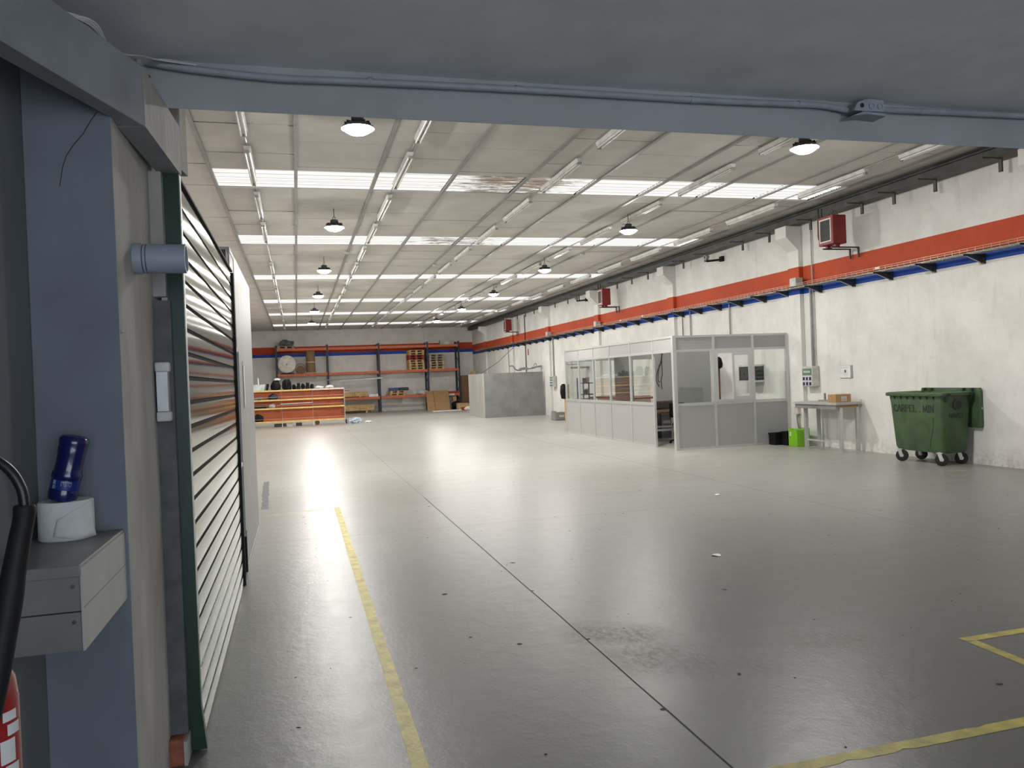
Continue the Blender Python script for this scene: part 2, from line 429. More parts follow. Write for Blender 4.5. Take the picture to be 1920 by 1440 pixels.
# door jamb beside the shutter
jb = struct('trim_1', B(-.628, -.548, 3.93, 3.985, .12, 2.12), 'jamb_grey', 'dark grey door jamb strip beside the shutter rail')
struct('trim_2', B(-.66, -.56, 3.86, 4.0, 0, .12), 'brick_red', 'red-brown brick stub at the foot of the jamb', .006)
B(-.56, -.545, 3.86, 4.02, 0, .11).build('cement_edge', 'concrete', bpy.data.objects['trim_2'])

# ------------------------------------------------------------------ hall ceiling: rails, tiles, skylights
ce = struct('ceiling', B(XL, XW, 3.86, YB, ZC+.09, ZC+.2), 'ceiling_dark', 'suspended ceiling of pale tiles and skylight strips')
XE = [-1.12+1.2367*k for k in range(10)]
EDGES = [XL]+XE+[XW]
SKY = [(12.55, 13.71), (17.97, 19.15), (24.35, 25.5), (31.2, 32.6), (36.9, 38.3), (43.4, 45.0)]
tile_me = {}
rest = MB()
for ci in range(len(EDGES)-1):
    x0, x1 = EDGES[ci]+.022, EDGES[ci+1]-.022
    j0 = (10.42 if ci % 2 == 1 else 11.05) - 1.27*6
    cuts = [3.9]+[j0+1.27*k for k in range(40) if 3.95 < j0+1.27*k < YB-.05]+[YB]
    segs = []
    for a, b in zip(cuts, cuts[1:]):
        ss = [(a, b)]
        if 1 <= ci <= 9:
            for s0, s1 in SKY:
                nn = []
                for p, q in ss:
                    if q <= s0 or p >= s1: nn.append((p, q)); continue
                    if p < s0: nn.append((p, s0))
                    if q > s1: nn.append((s1, q))
                ss = nn
        segs += [t for t in ss if t[1]-t[0] > .03]
    for a, b in segs:
        dz = random.uniform(0, .012)
        if 7.0 < b and a < 30.5:
            key = (round(x1-x0, 2), round(b-a, 2))
            if key not in tile_me:
                w, l = x1-x0, b-a-.022
                tile_me[key] = MB().box(-w/2, w/2, -l/2, l/2, 0, .03).mesh('ceiling_tile', 'ceiling_tile')
            o = shared('ceiling_tile', tile_me[key], ce, Vector(((x0+x1)/2, (a+b)/2, ZC+dz))-wloc(ce))
            o.rotation_euler = (random.uniform(-.004, .004), random.uniform(-.002, .002), 0)
        else:
            rest.box(x0, x1, a+.008, b-.008, ZC+dz, ZC+.03+dz)
tag(rest.build('ceiling_tiles_far', 'ceiling_tile', ce), kind='stuff')
for x in XE:
    B(x-.026, x+.026, 3.9, YB, ZC-.022, ZC+.004).build('ceiling_rail', 'rail_grey', ce)
for s0, s1 in SKY:
    n = 30; l = s1-s0; w = 1.2367-.04
    prof = [(-l/2+l*i/n, .012*(1 if i % 2 else -1)) for i in range(n+1)]
    vs = []
    for x in (-w/2, w/2): vs += [(x, y, z) for y, z in prof]
    me = MB().add(vs, [(i, i+1, n+2+i, n+1+i) for i in range(n)]).mesh('skylight_sheet', 'skylight_sheet')
    for k in range(9):
        shared('skylight_sheet', me, ce, Vector(((XE[k]+XE[k+1])/2, (s0+s1)/2, ZC+.04))-wloc(ce))

# ------------------------------------------------------------------ right wall: steel beam, columns, hangers
bm_ = MB().box(10.40, 10.43, 3.9, YB, 4.76, 4.915).box(10.34, 10.62, 3.9, YB, 4.745, 4.765).box(10.34, 10.62, 3.9, YB, 4.905, 4.925)
struct('steel_beam', bm_, 'steel_dark', 'dark steel beam running along the top of the right wall')
COLY = [9.0, 15.08, 21.0, 26.9, 32.75, 38.7, 44.6]
for i, y in enumerate(COLY):
    poly = [(10.66, 0), (10.56, 0), (10.56, 4.22), (10.27, 4.5), (10.27, 4.74), (10.66, 4.74)]
    struct('concrete_column', MB().prism(poly, 'y', y-.2, y+.2), 'wall_paint', '%s corbelled white wall column from the opening' % ORD[i], .008)
hy = [9.66, 10.94, 11.89, 12.72, 14.28, 15.77, 16.88, 18.69, 19.9, 22.2, 23.4, 24.6, 28.3, 29.6, 31.2, 34.2, 35.6, 37.0]
for i, y in enumerate(hy):
    t = thing('hanger_bracket', (10.45, y, 4.56), '%s dark angle hanger under the steel beam from the opening' % ORD[i], 'bracket', 'angle hangers under the right wall beam')
    B(10.10, 10.47, y-.02, y+.02, 4.73, 4.752).build('arm', 'steel_dark', t); B(10.44, 10.47, y-.03, y+.03, 4.54, 4.75).build('tab', 'steel_dark', t)

# cable tray of welded wire on triangular brackets
tx0, tx1, tz = 10.27, 10.60, 3.385
tr = thing('cable_tray', (10.45, 8.0, tz), 'long wire mesh cable tray along the painted bands', 'cable tray')
for x, z in ((tx0, tz), (tx0, tz+.035), (tx0, tz+.07), (tx0+.07, tz), (tx0+.14, tz), (tx0+.21, tz), (tx0+.28, tz), (tx1, tz), (tx1, tz+.05)):
    MB().bar((x, 7.0, z), (x, 46, z), .005, .005).build('long_wire', 'wire_zinc', tr)
cw = MB()
y = 7.0
while y < 46:
    cw.bar((tx0, y, tz), (tx1, y, tz), .005, .005).bar((tx0, y, tz), (tx0, y, tz+.07), .005, .005); y += .15
tag(cw.build('cross_wires', 'wire_zinc', tr), kind='stuff')
MB().tube([(10.42, 7+2*k, tz+.02+random.uniform(0, .006)) for k in range(20)], .018, 6).build('cable', 'cable_black', tr)
MB().tube([(10.5+random.uniform(-.02, .02), 7+2*k, tz+.02) for k in range(20)], .014, 6).build('cable', 'pipe_grey', tr)
k = 0; y = 8.18
while y < 45:
    t = thing('tray_bracket', (10.62, y, 3.25), '%s triangular steel bracket under the cable tray from the opening' % ORD[k], 'bracket', 'triangular brackets carrying the cable tray')
    MB().prism([(10.25, tz-.005), (10.63, tz-.005), (10.63, 3.24), (10.58, 3.24), (10.30, tz-.035), (10.25, tz-.035)], 'y', y-.004, y+.004).build('web', 'bracket_dark', t)
    B(10.62, 10.655, y-.035, y+.035, 3.225, tz).build('wall_plate', 'bracket_dark', t)
    MB().bar((10.31, y, tz-.04), (10.575, y, 3.245), .03, .006).build('flange', 'pipe_grey', t)
    y += 1.015; k += 1

# ------------------------------------------------------------------ ceiling lights
ROWX = [-.52, 1.69, 4.24, 6.83, 9.33]; ROWN = ['leftmost batten row', 'second batten row from the left', 'middle batten row', 'fourth batten row from the left', 'batten row nearest the right wall']
def batten():
    t = thing('tube_batten', (0, 0, 0), 'x', 'light fitting', 'unlit fluorescent battens under the ceiling')
    MB().prism([(-.05, .05), (.05, .05), (.03, -.005), (-.03, -.005)], 'y', -.92, .92).build('housing', 'fluor_body', t, local=True)
    for x in (-.028, .028):
        MB().tube([(x, -.88, -.028), (x, .88, -.028)], .013, 8).build('tube', 'fluor_tube', t, local=True)
    for y in (-.915, .9):
        B(-.03, .03, y, y+.018, -.045, .02).build('end_cap', 'rail_grey', t, local=True)
    return t
proto = batten(); first = True
for ri, x in enumerate(ROWX):
    ys = [8.65 + 0*k for k in range(1)] + [12.13, 14.72, 17.26, 19.92, 22.45] + [25.05+2.6*k for k in range(9)]
    if ri in (2, 3, 4): ys[0] = 9.52
    else: ys[0] = 9.62
    n = 0
    for y in ys:
        if ri == 0 and y > 19 and y < 21.5: continue
        o = proto if first else copy_tree(proto); first = False
        o.location = (x, y, 4.915)
        tag(o, '%s unlit tube batten from the opening in the %s' % (ORD[n], ROWN[ri]), 'light fitting', 'unlit fluorescent battens under the ceiling'); n += 1
    tag(MB().tube([(x+.01*math.sin(k*2.1), 7+k*1.5, 4.984-.003*(k % 2)) for k in range(28)], .012, 6).build('light_cable', 'pipe_grey'), 'thin feed conduit along the %s' % ROWN[ri], 'conduit', 'feed conduits of the batten rows')
def highbay():
    t = thing('high_bay_lamp', (0, 0, 0), 'x', 'lamp', 'lit round high-bay lamps')
    MB().lathe([(.176, .006), (.19, -.006), (.194, .0), (.185, .014), (.12, .055), (.075, .07), (.072, .135), (.06, .14), (.02, .145)], 28).build('housing', 'lamp_body', t, local=True)
    MB().lathe([(.0, -.075), (.05, -.072), (.10, -.058), (.145, -.032), (.172, 0.004)], 16).build('lens', 'lamp_lens', t, local=True)
    MB().tube([(.025*math.cos(a), 0, .17+.025*math.sin(a)) for a in [k*math.pi/5 for k in range(10)]], .006, 6, closed=True).build('hook', 'lamp_body', t, local=True)
    MB().tube([(0, 0, .19), (0, 0, .36)], .007, 6).build('rod', 'lamp_body', t, local=True)
    for k in range(12):
        a = k*math.pi/6; m = Matrix.Rotation(a, 3, 'Z')
        MB().obox(m @ Vector((.10, 0, .06)), (.10, .004, .03), m).build('cooling_fin', 'lamp_body', t, local=True)
    return t
proto = highbay(); first = True
for side, x in (('left', .80), ('right', 6.76)):
    for i, y in enumerate([9.3, 15.2, 20.95, 26.85, 32.5, 38.6]):
        o = proto if first else copy_tree(proto); first = False
        o.location = (x, y, 4.655)
        tag(o, '%s lit high-bay lamp from the opening in the %s lamp row' % (ORD[i], side))

for i, (x, y) in enumerate(((1.335, 19.96), (7.6, 20.18), (3.886, 22.1))):
    t = thing('smoke_detector', (x, y, 4.93), ['white smoke detector on the ceiling near the left lamp row', 'white smoke detector on the ceiling near the right lamp row', 'white smoke detector on the ceiling between the lamp rows'][i], 'smoke detector', 'smoke detectors on the ceiling')
    MB().lathe([(.03, -.045), (.05, -.04), (.055, -.02), (.07, -.015), (.07, .0)], 16, (x, y, 4.978)).build('body', 'label_white', t)

# ------------------------------------------------------------------ roller shutter at the left
sh = thing('roller_shutter', (-.5, 5.6, 0), 'tall roller shutter of polished metal slats with green guide rail', 'shutter')
SY0, SY1, PITCH = 4.03, 7.2, .1175
prof = [(-.014, .007), (-.0006, .0085), (.0004, .020), (.0012, .056), (.0004, .092), (-.0006, .1035), (-.014, .105)]
me = MB().prism(prof, 'y', -(SY1-SY0)/2, (SY1-SY0)/2)
me.smooth = True; me = me.mesh('slat', 'galv_slat')
for k in range(23):
    o = shared('slat', me, sh, Vector((-.505, (SY0+SY1)/2, .002+k*PITCH))-wloc(sh)); o.rotation_euler = (0, random.uniform(-.008, .008), 0)
B(-.545, -.518, SY0, SY1, 0, 2.69).build('backing', 'slat_gap', sh)
B(-.522, -.494, SY0, SY1, 2.703, 2.716).build('top_bar', 'slat_gap', sh)
gr = MB().box(-.565, -.495, 3.985, 4.03, .55, 2.74)
gr.hexa([(-.565, 3.985, .22), (-.495, 3.985, .22), (-.495, 4.03, .22), (-.565, 4.03, .22), (-.565, 3.985, .55), (-.495, 3.985, .55), (-.495, 4.03, .55), (-.565, 4.03, .55)])
gr.hexa([(-.545, 3.985, .012), (-.475, 3.985, .012), (-.475, 4.03, .012), (-.545, 4.03, .012), (-.565, 3.985, .22), (-.495, 3.985, .22), (-.495, 4.03, .22), (-.565, 4.03, .22)])
gr.build('guide_rail', 'green_rail', sh)
B(-.497, -.492, 4.0, 4.034, .55, 2.72).build('rail_edge', 'fork_white', sh)
B(-.56, -.49, SY1, SY1+.03, 0, 2.70).build('far_rail', 'dark_gap', sh)

# ------------------------------------------------------------------ white partition with door after the shutter
wp = thing('white_partition', (-.6, 8.7, 0), 'white insulated panel partition with a flush door beyond the shutter', 'partition')
WX = -.515
for k in range(6):
    y0 = 7.68+k*.425
    B(WX-.10, WX, y0, y0+.421, .0, 2.885).build('wall_panel', 'panel_white', wp)
B(WX-.10, WX-.004, 7.235, 7.675, 2.06, 2.885).build('wall_panel', 'panel_white', wp)
d = B(WX-.07, WX-.012, 7.26, 7.62, .02, 2.03).build('door', 'trim_white', wp)
B(WX-.015, WX+.012, 7.30, 7.66, 1.0, 1.03).build('latch', 'fork_white', d)
B(WX-.03, WX+.016, 7.62, 7.68, .35, 2.04).build('edge_gasket', 'sheet_side', wp)
B(WX-.01, WX+.018, 7.63, 7.675, .02, .40).build('edge_guard', 'dark_gap', wp)
B(WX-.005, WX+.006, 7.24, 7.68, 2.03, 2.075).build('door_head', 'trim_white', wp)
hd = B(WX-.002, WX+.004, 8.28, 8.48, 1.50, 1.97).build('pull_recess', 'rail_grey', wp)
B(WX+.003, WX+.012, 8.30, 8.38, 1.53, 1.93).build('pull_plate', 'paper_white', hd)
B(WX-.001, WX+.006, 7.7, 10.21, 0, .03).build('floor_angle', 'trim_white', wp)
B(-2.40, WX-.1, 7.235, 7.30, 0, 2.88).build('end_panel', 'panel_white', wp); B(-2.40, WX-.1, 10.16, 10.23, 0, 2.88).build('end_panel', 'panel_white', wp)
B(-2.40, WX, 7.235, 10.23, 2.885, 2.93).build('top_panel', 'panel_white', wp)
sbk = thing('shutter_end_board', (-.58, 7.1, 2.705), 'dark brown board fixed at the far top corner of the shutter', 'board')
B(-.60, -.525, 6.95, 7.19, 2.765, 2.86).build('upper_board', 'brown_board', sbk); B(-.60, -.55, 7.1, 7.19, 2.705, 2.765).build('lower_board', 'brown_board', sbk)

# ------------------------------------------------------------------ things at the left of the opening
# pipe stub
ps = thing('pipe_stub', (-.62, 3.5, 2.18), 'short grey plastic pipe stub sticking out of the column', 'pipe')
MB().lathe([(.056, .012), (.060, .014), (.060, .20), (.052, .20), (.052, .05)], 36, (-.622, 3.54, 2.25), 'x').build('tube', 'pvc_pipe', ps)
for a in (.035, .048): MB().lathe([(.0600, a), (.0608, a+.001), (.0608, a+.003), (.0600, a+.004)], 36, (-.622, 3.54, 2.25), 'x').build('ring', 'jamb_grey', ps)
MB().lathe([(.064, 0), (.064, .034)], 36, (-.622, 3.54, 2.25), 'x').build('collar', 'pvc_pipe', ps)
# bulkhead light on the jamb
bl = thing('bulkhead_light', (-.585, 3.9, 1.57), 'small white-ended bulkhead light on the dark door jamb', 'light fitting')
B(-.615, -.560, 3.885, 3.93, 1.60, 1.80).build('lens', 'sheet_metal', bl, .006)
for z in (1.565, 1.79): B(-.618, -.556, 3.875, 3.93, z, z+.045).build('end_cap', 'label_white', bl, .008)
B(-.612, -.565, 3.878, 3.886, 1.612, 1.79).build('diffuser', 'plastic_lens', bl)
# sheet metal box under the column, roll and bottle
mbx = thing('sheet_metal_box', (-.78, 2.9, .94), 'grey sheet metal box fixed to the blue column', 'box')
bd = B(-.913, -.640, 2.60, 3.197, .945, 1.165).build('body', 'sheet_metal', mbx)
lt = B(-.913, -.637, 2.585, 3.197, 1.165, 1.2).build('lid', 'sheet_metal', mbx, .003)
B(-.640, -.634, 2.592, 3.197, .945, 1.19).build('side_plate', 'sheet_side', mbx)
B(-.6345, -.6335, 2.60, 3.19, 1.07, 1.072).build('seam', 'jamb_grey', mbx)
B(-.913, -.64, 2.5985, 2.6005, 1.058, 1.062).build('seam', 'dark_gap', mbx)
for z in (1.135, 1.03): MB().lathe([(.006, 0), (.006, .003), (.002, .004)], 10, (-.662, 2.600, z), 'y', Matrix.Rotation(math.pi, 3, 'Z')).build('screw', 'jamb_grey', mbx)
RC = Vector((-.800, 3.10, 1.2))
rl = thing('paper_roll', RC, 'wide white paper towel roll on the metal box', 'paper roll')
MB().lathe([(.026, .008), (.084, .0), (.088, .004), (.088, .128), (.084, .134), (.026, .136), (.024, .06)], 40, RC).build('roll', 'paper_white', rl)
fl_ = MB(); n = 16
vs = []
for j in range(8):
    for i in range(n):
        u = i/(n-1); w_ = j/7
        a = math.radians(-95+u*88-w_*8*(1-u)); rr = .0895+.003*u*w_+.004*math.sin(u*9+w_*4)*w_*u+.003*w_
        zt = .132-.055*(1-u)**1.5; zb = .004+.03*(1-u)*max(0, .6-u)
        vs.append((RC.x+rr*math.cos(a), RC.y+rr*math.sin(a), RC.z+zt+(zb-zt)*w_))
fl_.add(vs, [(j*n+i, j*n+i+1, (j+1)*n+i+1, (j+1)*n+i) for j in range(7) for i in range(n-1)]); fl_.smooth = True
f_o = fl_.build('loose_sheet', 'paper_white', rl)
sd = f_o.modifiers.new('thickness', 'SOLIDIFY'); sd.thickness = .0012
BO = RC+Vector((-.004, -.03, .136)); BS = 1.32
bt = thing('plastic_bottle', BO, 'blue plastic bottle leaning upside down on the paper roll', 'bottle')
RM = Matrix.Rotation(math.radians(13), 3, 'Y')
pr = [(.026, 0), (.034, .004), (.036, .018), (.0355, .03), (.0345, .033), (.0345, .062), (.037, .068), (.037, .078), (.034, .086), (.033, .11), (.0335, .135), (.0355, .150), (.034, .156), (.0365, .165), (.036, .178), (.030, .186), (.022, .184), (.012, .18)]
MB().lathe([(a*BS, b*1.22) for a, b in pr], 30, BO, 'z', RM).build('body', 'bottle_blue', bt)
MB().lathe([(a*BS, b*1.22) for a, b in ((.0350, .034), (.0352, .036), (.0352, .060), (.0350, .062))], 30, BO, 'z', RM).build('label', 'bottle_label', bt)

# --- small stroke lettering (polylines in a unit box)
GL = {'C': [[(.9, .8), (.7, .98), (.4, 1), (.12, .75), (.08, .5), (.12, .25), (.4, 0), (.7, .02), (.92, .22)]], 'A': [[(.02, 0), (.5, 1), (.98, 0)], [(.22, .36), (.78, .36)]],
      'R': [[(.15, 0), (.15, 1), (.6, 1), (.85, .86), (.85, .65), (.6, .5), (.15, .5)], [(.5, .5), (.95, 0)]], 'P': [[(.15, 0), (.15, 1), (.6, 1), (.88, .86), (.88, .62), (.6, .47), (.15, .47)]],
      'E': [[(.88, .16), (.85, 0), (.15, 0), (.15, 1), (.85, 1), (.88, .84)], [(.15, .52), (.65, .52)]], 'L': [[(.15, 1), (.15, 0), (.85, 0), (.9, .2)]], '.': [[(.42, 0), (.58, 0), (.58, .1), (.42, .1), (.42, 0)]],
      'M': [[(.05, 0), (.12, 1), (.5, .15), (.88, 1), (.95, 0)]], 'I': [[(.5, 0), (.5, 1)], [(.3, 0), (.7, 0)], [(.3, 1), (.7, 1)]], 'N': [[(.1, 0), (.1, 1), (.9, 0), (.9, 1)]],
      'V': [[(.02, 1), (.5, 0), (.98, 1)]], 'S': [[(.88, .84), (.6, 1), (.3, .97), (.12, .78), (.25, .58), (.75, .44), (.9, .22), (.7, .03), (.35, 0), (.1, .18)]],
      'a': [[(.85, .65), (.85, 0)], [(.85, .5), (.5, .66), (.15, .45), (.15, .18), (.5, 0), (.85, .2)]], 'u': [[(.15, .65), (.15, .2), (.45, 0), (.85, .2)], [(.85, .65), (.85, 0)]], 'r': [[(.2, .65), (.2, 0)], [(.2, .4), (.5, .64), (.8, .6)]],
      'o': [[(.5, .66), (.15, .45), (.15, .2), (.5, 0), (.85, .2), (.85, .45), (.5, .66)]], 'l': [[(.5, 1), (.5, 0)]]}
def lettering(mb, text, org, dx, dz, w, h, nrm, stroke, gap=.22, serif=False):
    """flat strokes on a surface: org lower-left, dx/dz unit vectors along and up the surface, nrm outwards"""
    org, dx, dz, nrm = Vector(org), Vector(dx), Vector(dz), Vector(nrm); x = 0
    for ch in text:
        if ch == ' ': x += w*.45; continue
        cw_ = w*(.45 if ch in '.Il' else 1.15 if ch == 'M' else 1)
        if ch == '.': cw_ = w*.6
        for line in GL[ch]:
            for (a0, b0), (a1, b1) in zip(line, line[1:]):
                p0 = org+dx*(x+a0*cw_)+dz*(b0*h); p1 = org+dx*(x+a1*cw_)+dz*(b1*h); d_ = p1-p0
                if d_.length < 1e-6: continue
                d_.normalize(); s_w = stroke*(1.0 if abs(d_.dot(dz)) > .6 else .55); n_ = d_.cross(nrm)*s_w/2; e = d_*stroke*.25
                mb.add([p0-n_-e+nrm*.0008, p0+n_-e+nrm*.0008, p1+n_+e+nrm*.0008, p1-n_+e+nrm*.0008], [(0, 1, 2, 3)])
            if serif and ch not in '.CS':
                for (a0, b0) in (line[0], line[-1]):
                    if b0 in (0, 1):
                        p0 = org+dx*(x+a0*cw_)+dz*(b0*h); mb.add([p0-dx*stroke*.95-dz*stroke*.22+nrm*.0009, p0+dx*stroke*.95-dz*stroke*.22+nrm*.0009, p0+dx*stroke*.95+dz*stroke*.22+nrm*.0009, p0-dx*stroke*.95+dz*stroke*.22+nrm*.0009], [(0, 1, 2, 3)])
        x += cw_+w*gap
    return x
lb = MB(); bo = BO; ax = RM @ Vector((0, 0, 1))
for ang, txt, st in ((-118, 'aurola', .0016), (-83, 'E', .0022), (-62, 'P', .0018)):
    a = math.radians(ang); nr = RM @ Vector((math.cos(a), math.sin(a), 0)); tg = RM @ Vector((-math.sin(a), math.cos(a), 0))
    p = bo+RM @ Vector((.0353*BS*math.cos(a), .0353*BS*math.sin(a), .073))
    lettering(lb, txt, p-tg*.008, -ax, tg, .0043 if len(txt) > 1 else .018, .014, nr, st)
lb.build('label_print', 'print_pale', bt)

# fire extinguisher on the left wall
EC = Vector((-.655, 1.88, .55))
ex = thing('fire_extinguisher', EC, 'red fire extinguisher with black hose at the left edge', 'extinguisher')
MB().lathe([(.0, 0), (.05, .0), (.062, .012), (.064, .03), (.064, .52), (.058, .565), (.04, .60), (.022, .615), (.022, .64)], 32, EC).build('cylinder', 'extinguisher_red', ex)
def patch(a0, a1, z0, z1, r=.0646):
    n = 6; vs = []
    for i in range(n+1):
        a = math.radians(a0+(a1-a0)*i/n)
        for z in (z0, z1): vs.append((EC.x+r*math.cos(a), EC.y+r*math.sin(a), EC.z+z))
    MB().add(vs, [(2*i, 2*i+2, 2*i+3, 2*i+1) for i in range(n)]).build('label_print', 'label_white', ex)
for z0, z1, a0 in ((.485, .505, -42), (.455, .478, -34), (.40, .448, -48), (.37, .395, -40), (.335, .36, -30), (.25, .285, -42), (.19, .24, -40), (.12, .17, -38)): patch(a0, a0+30, z0, z1)
B(EC.x-.02, EC.x+.02, EC.y-.03, EC.y+.05, EC.z+.63, EC.z+.68).build('valve', 'rubber_black', ex, .004)
hz = [(-.69, 1.89, 1.22), (-.70, 1.885, 1.42), (-.675, 1.88, 1.54), (-.635, 1.875, 1.578), (-.592, 1.872, 1.556), (-.565, 1.87, 1.51), (-.560, 1.87, 1.46)]
from mathutils.geometry import interpolate_bezier
def smooth_path(p, k=6):
    p = [Vector(q) for q in p]; out = []
    for i in range(len(p)-1):
        p0, p1 = p[i], p[i+1]; t0 = (p[min(i+1, len(p)-1)]-p[max(i-1, 0)])/6; t1 = (p[min(i+2, len(p)-1)]-p[i])/6
        out += list(interpolate_bezier(p0, p0+t0, p1-t1, p1, k+1))[:-1]
    return out+[p[-1]]
MB().tube(smooth_path(hz), .0105, 12).build('hose', 'rubber_black', ex)
NP = smooth_path([(-.560, 1.87, 1.475), (-.562, 1.87, 1.45), (-.570, 1.868, 1.41), (-.579, 1.864, 1.36), (-.588, 1.858, 1.305), (-.602, 1.848, 1.22), (-.622, 1.83, 1.10), (-.660, 1.80, .93)], 3)
RR = [.0185, .0215, .0215, .0205, .0205, .0205, .021, .0215, .022, .0225, .023, .0235, .0255, .0265]
MB().tube(NP, [RR[min(i, len(RR)-1)] for i in range(len(NP))], 16).build('nozzle', 'rubber_grip', ex)
B(-.915, EC.x-.05, EC.y-.015, EC.y+.015, EC.z+.4, EC.z+.43).build('wall_hook', 'rubber_black', ex)

# conduit, junction box and loose cables along the lintel
CZ = lambda z: 1.7+(z-1.7)*1.0771
CX = lambda x: x*1.0771
cp = [(-.54, 3.035), (-.40, 3.018), (-.2, 3.005), (0, 2.998), (.25, 3.003), (.6, 3.008), (1.1, 3.012), (1.9, 3.012), (2.35, 3.018), (2.62, 3.022), (2.78, 3.005)]
cd = thing('conduit_pipe', (1, 3.73, 3.12), 'painted conduit running along the slab edge over the opening', 'conduit')
MB().tube(smooth_path([(CX(x), 3.735, CZ(z)) for x, z in cp]), .0175, 10).build('pipe', 'conduit_paint', cd)
MB().tube([(CX(x), 3.735, CZ(z)) for x, z in ((2.95, 3.018), (3.4, 3.026), (4.2, 3.034), (5.5, 3.036))], .0175, 10).build('pipe', 'conduit_paint', cd)
for x in (.36, 1.02, 1.9, 2.5, 3.24):
    MB().lathe([(.020, -.01), (.020, .01)], 12, (CX(x), 3.735, CZ(3.010 if x < 1 else 3.012 if x < 2.4 else 3.022)), 'x').build('clip', 'conduit_paint', cd)
jb_ = thing('junction_box', (CX(2.87), 3.72, CZ(2.96)), 'open painted junction box on the conduit over the opening', 'junction box')
def jp(p, m, y0, nm, bev): MB().prism([(CX(a), CZ(b)) for a, b in p], 'y', y0, 3.77).build(nm, m, jb_, bev)
jp([(2.77, 2.985), (2.80, 3.03), (2.86, 3.05), (2.955, 3.045), (2.955, 2.985)], 'conduit_paint', 3.67, 'body', .004)
jp([(2.755, 2.955), (2.83, 2.982), (2.965, 2.978), (2.965, 2.963), (2.85, 2.968)], 'conduit_paint', 3.665, 'lid', .003)
MB().lathe([(.012, 0), (.012, .004)], 12, (CX(2.822), 3.6695, CZ(3.012)), 'y', Matrix.Rotation(math.pi, 3, 'Z')).build('knockout', 'dark_gap', jb_)
for x in (2.88, 2.93): MB().lathe([(.018, 0), (.018, .006), (.013, .006), (.013, .002)], 14, (CX(x), 3.67, CZ(3.012)), 'y', Matrix.Rotation(math.pi, 3, 'Z')).build('cable_gland', 'conduit_paint', jb_)
cb = thing('cable_bundle', (-.6, 3.3, 3.02), 'tangle of white and black cables above the column head', 'cables')
for i in range(6):
    o = i*.006; w = [(-.80+o, 2.80+o*2, 2.962), (-.72, 2.92+o, 2.985-o*.2), (-.66+o, 3.04, 2.985+.006*(i % 3)), (-.61, 3.2+o, 2.975), (-.575+o, 3.45, 3.04+o*.3), (-.55+o, 3.66, 3.12), (-.47+.02*i, 3.72, 3.145-.003*i)]
    MB().tube(smooth_path(w), .004, 6).build('cable', 'cable_white', cb)
for i in range(3):
    w = [(-.76+.01*i, 2.90, 2.965), (-.67, 3.05+.015*i, 2.975), (-.60, 3.24, 2.968+.006*i), (-.565, 3.48, 2.99), (-.56, 3.7, 3.06)]
    MB().tube(smooth_path(w), .006, 6).build('cable', 'cable_black', cb)

# ------------------------------------------------------------------ floor tape
def tape(name, a, b, w, m, label, n=40, rag=.002):
    a = Vector(a); b = Vector(b); d = (b-a).normalized(); nn = Vector((-d.y, d.x)); vs = []
    for i in range(n+1):
        p = a+(b-a)*i/n
        for s, q in ((-1, 1), (1, 1)):
            e = w/2*s + random.uniform(-rag, rag)*.5
            if random.random() < .035: e -= s*w*random.uniform(.08, .25)
            pp = p+nn*e; vs.append((pp.x, pp.y, .0012))
    mb = MB().add(vs, [(2*i, 2*i+1, 2*i+3, 2*i+2) for i in range(n)])
    return tag(mb.build(name, m), label, 'floor tape', 'tape lines on the floor')
tape('floor_tape', (.468, 11.28), (.457, 3.0), .075, 'tape_yellow', 'long worn yellow tape line running up the floor beside the shutter', 90)
tape('floor_tape', (1.7, 2.93), (4.6, 2.965), .075, 'tape_yellow', 'yellow tape strip crossing the lower right corner of the floor', 50)
tape('floor_tape', (3.84, 3.93), (5.2, 3.945), .07, 'tape_yellow', 'yellow tape strip at the right edge running across, above its corner', 24)
tape('floor_tape', (3.875, 3.90), (3.84, 3.2), .07, 'tape_yellow', 'short yellow tape strip at the right edge running towards the viewer', 16)
tape('floor_tape', (-.60, 15.0), (-.50, 11.6), .10, 'tape_dark', 'torn dark grey tape strip beside the white partition', 30, .02)
tape('floor_tape', (-.42, 11.02), (.44, 11.22), .05, 'tape_faint', 'faint worn yellow tape line joining the white partition', 20)
tape('floor_tape', (9.9, 9.9), (9.2, 10.25), .05, 'tape_faint', 'faint pale tape mark on the floor before the green waste container', 12)
# debris
for x, y, s, nm, lbl, m in ((3.65, 6.53, .055, 'paper_scrap', 'crumpled white paper scrap in the middle of the near floor', 'paper_white'), (5.46, 9.67, .05, 'paper_scrap', 'small white paper scrap farther off towards the office', 'paper_white')):
    mb = MB(); vs = [(x, y, .004)]+[(x+s*random.uniform(.5, 1.3)*math.cos(a), y+s*random.uniform(.5, 1.3)*math.sin(a)*.8, .001+.012*random.random()) for a in [k*.785 for k in range(8)]]
    mb.add(vs, [(0, 1+k, 1+(k+1) % 8) for k in range(8)]); tag(mb.build(nm, m), lbl, 'paper')
db = MB()
for k in range(230):
    x = random.uniform(-.3, 9.5); y = random.uniform(2.6, 16)
    s = random.uniform(.004, .014) if random.random() < .85 else random.uniform(.015, .03); a = random.uniform(0, 3.14); e = random.uniform(.15, .9)
    p = [(x+s*(math.cos(a)*math.cos(t)-e*math.sin(a)*math.sin(t)), y+s*(math.sin(a)*math.cos(t)+e*math.cos(a)*math.sin(t)), .0015) for t in [j*1.2566 for j in range(5)]]
    db.add(p+[(x, y, .004)], [(i, (i+1) % 5, 5) for i in range(5)])
tag(db.build('floor_debris', 'debris'), 'small dark crumbs and grit scattered over the near floor', 'debris', kind='stuff')

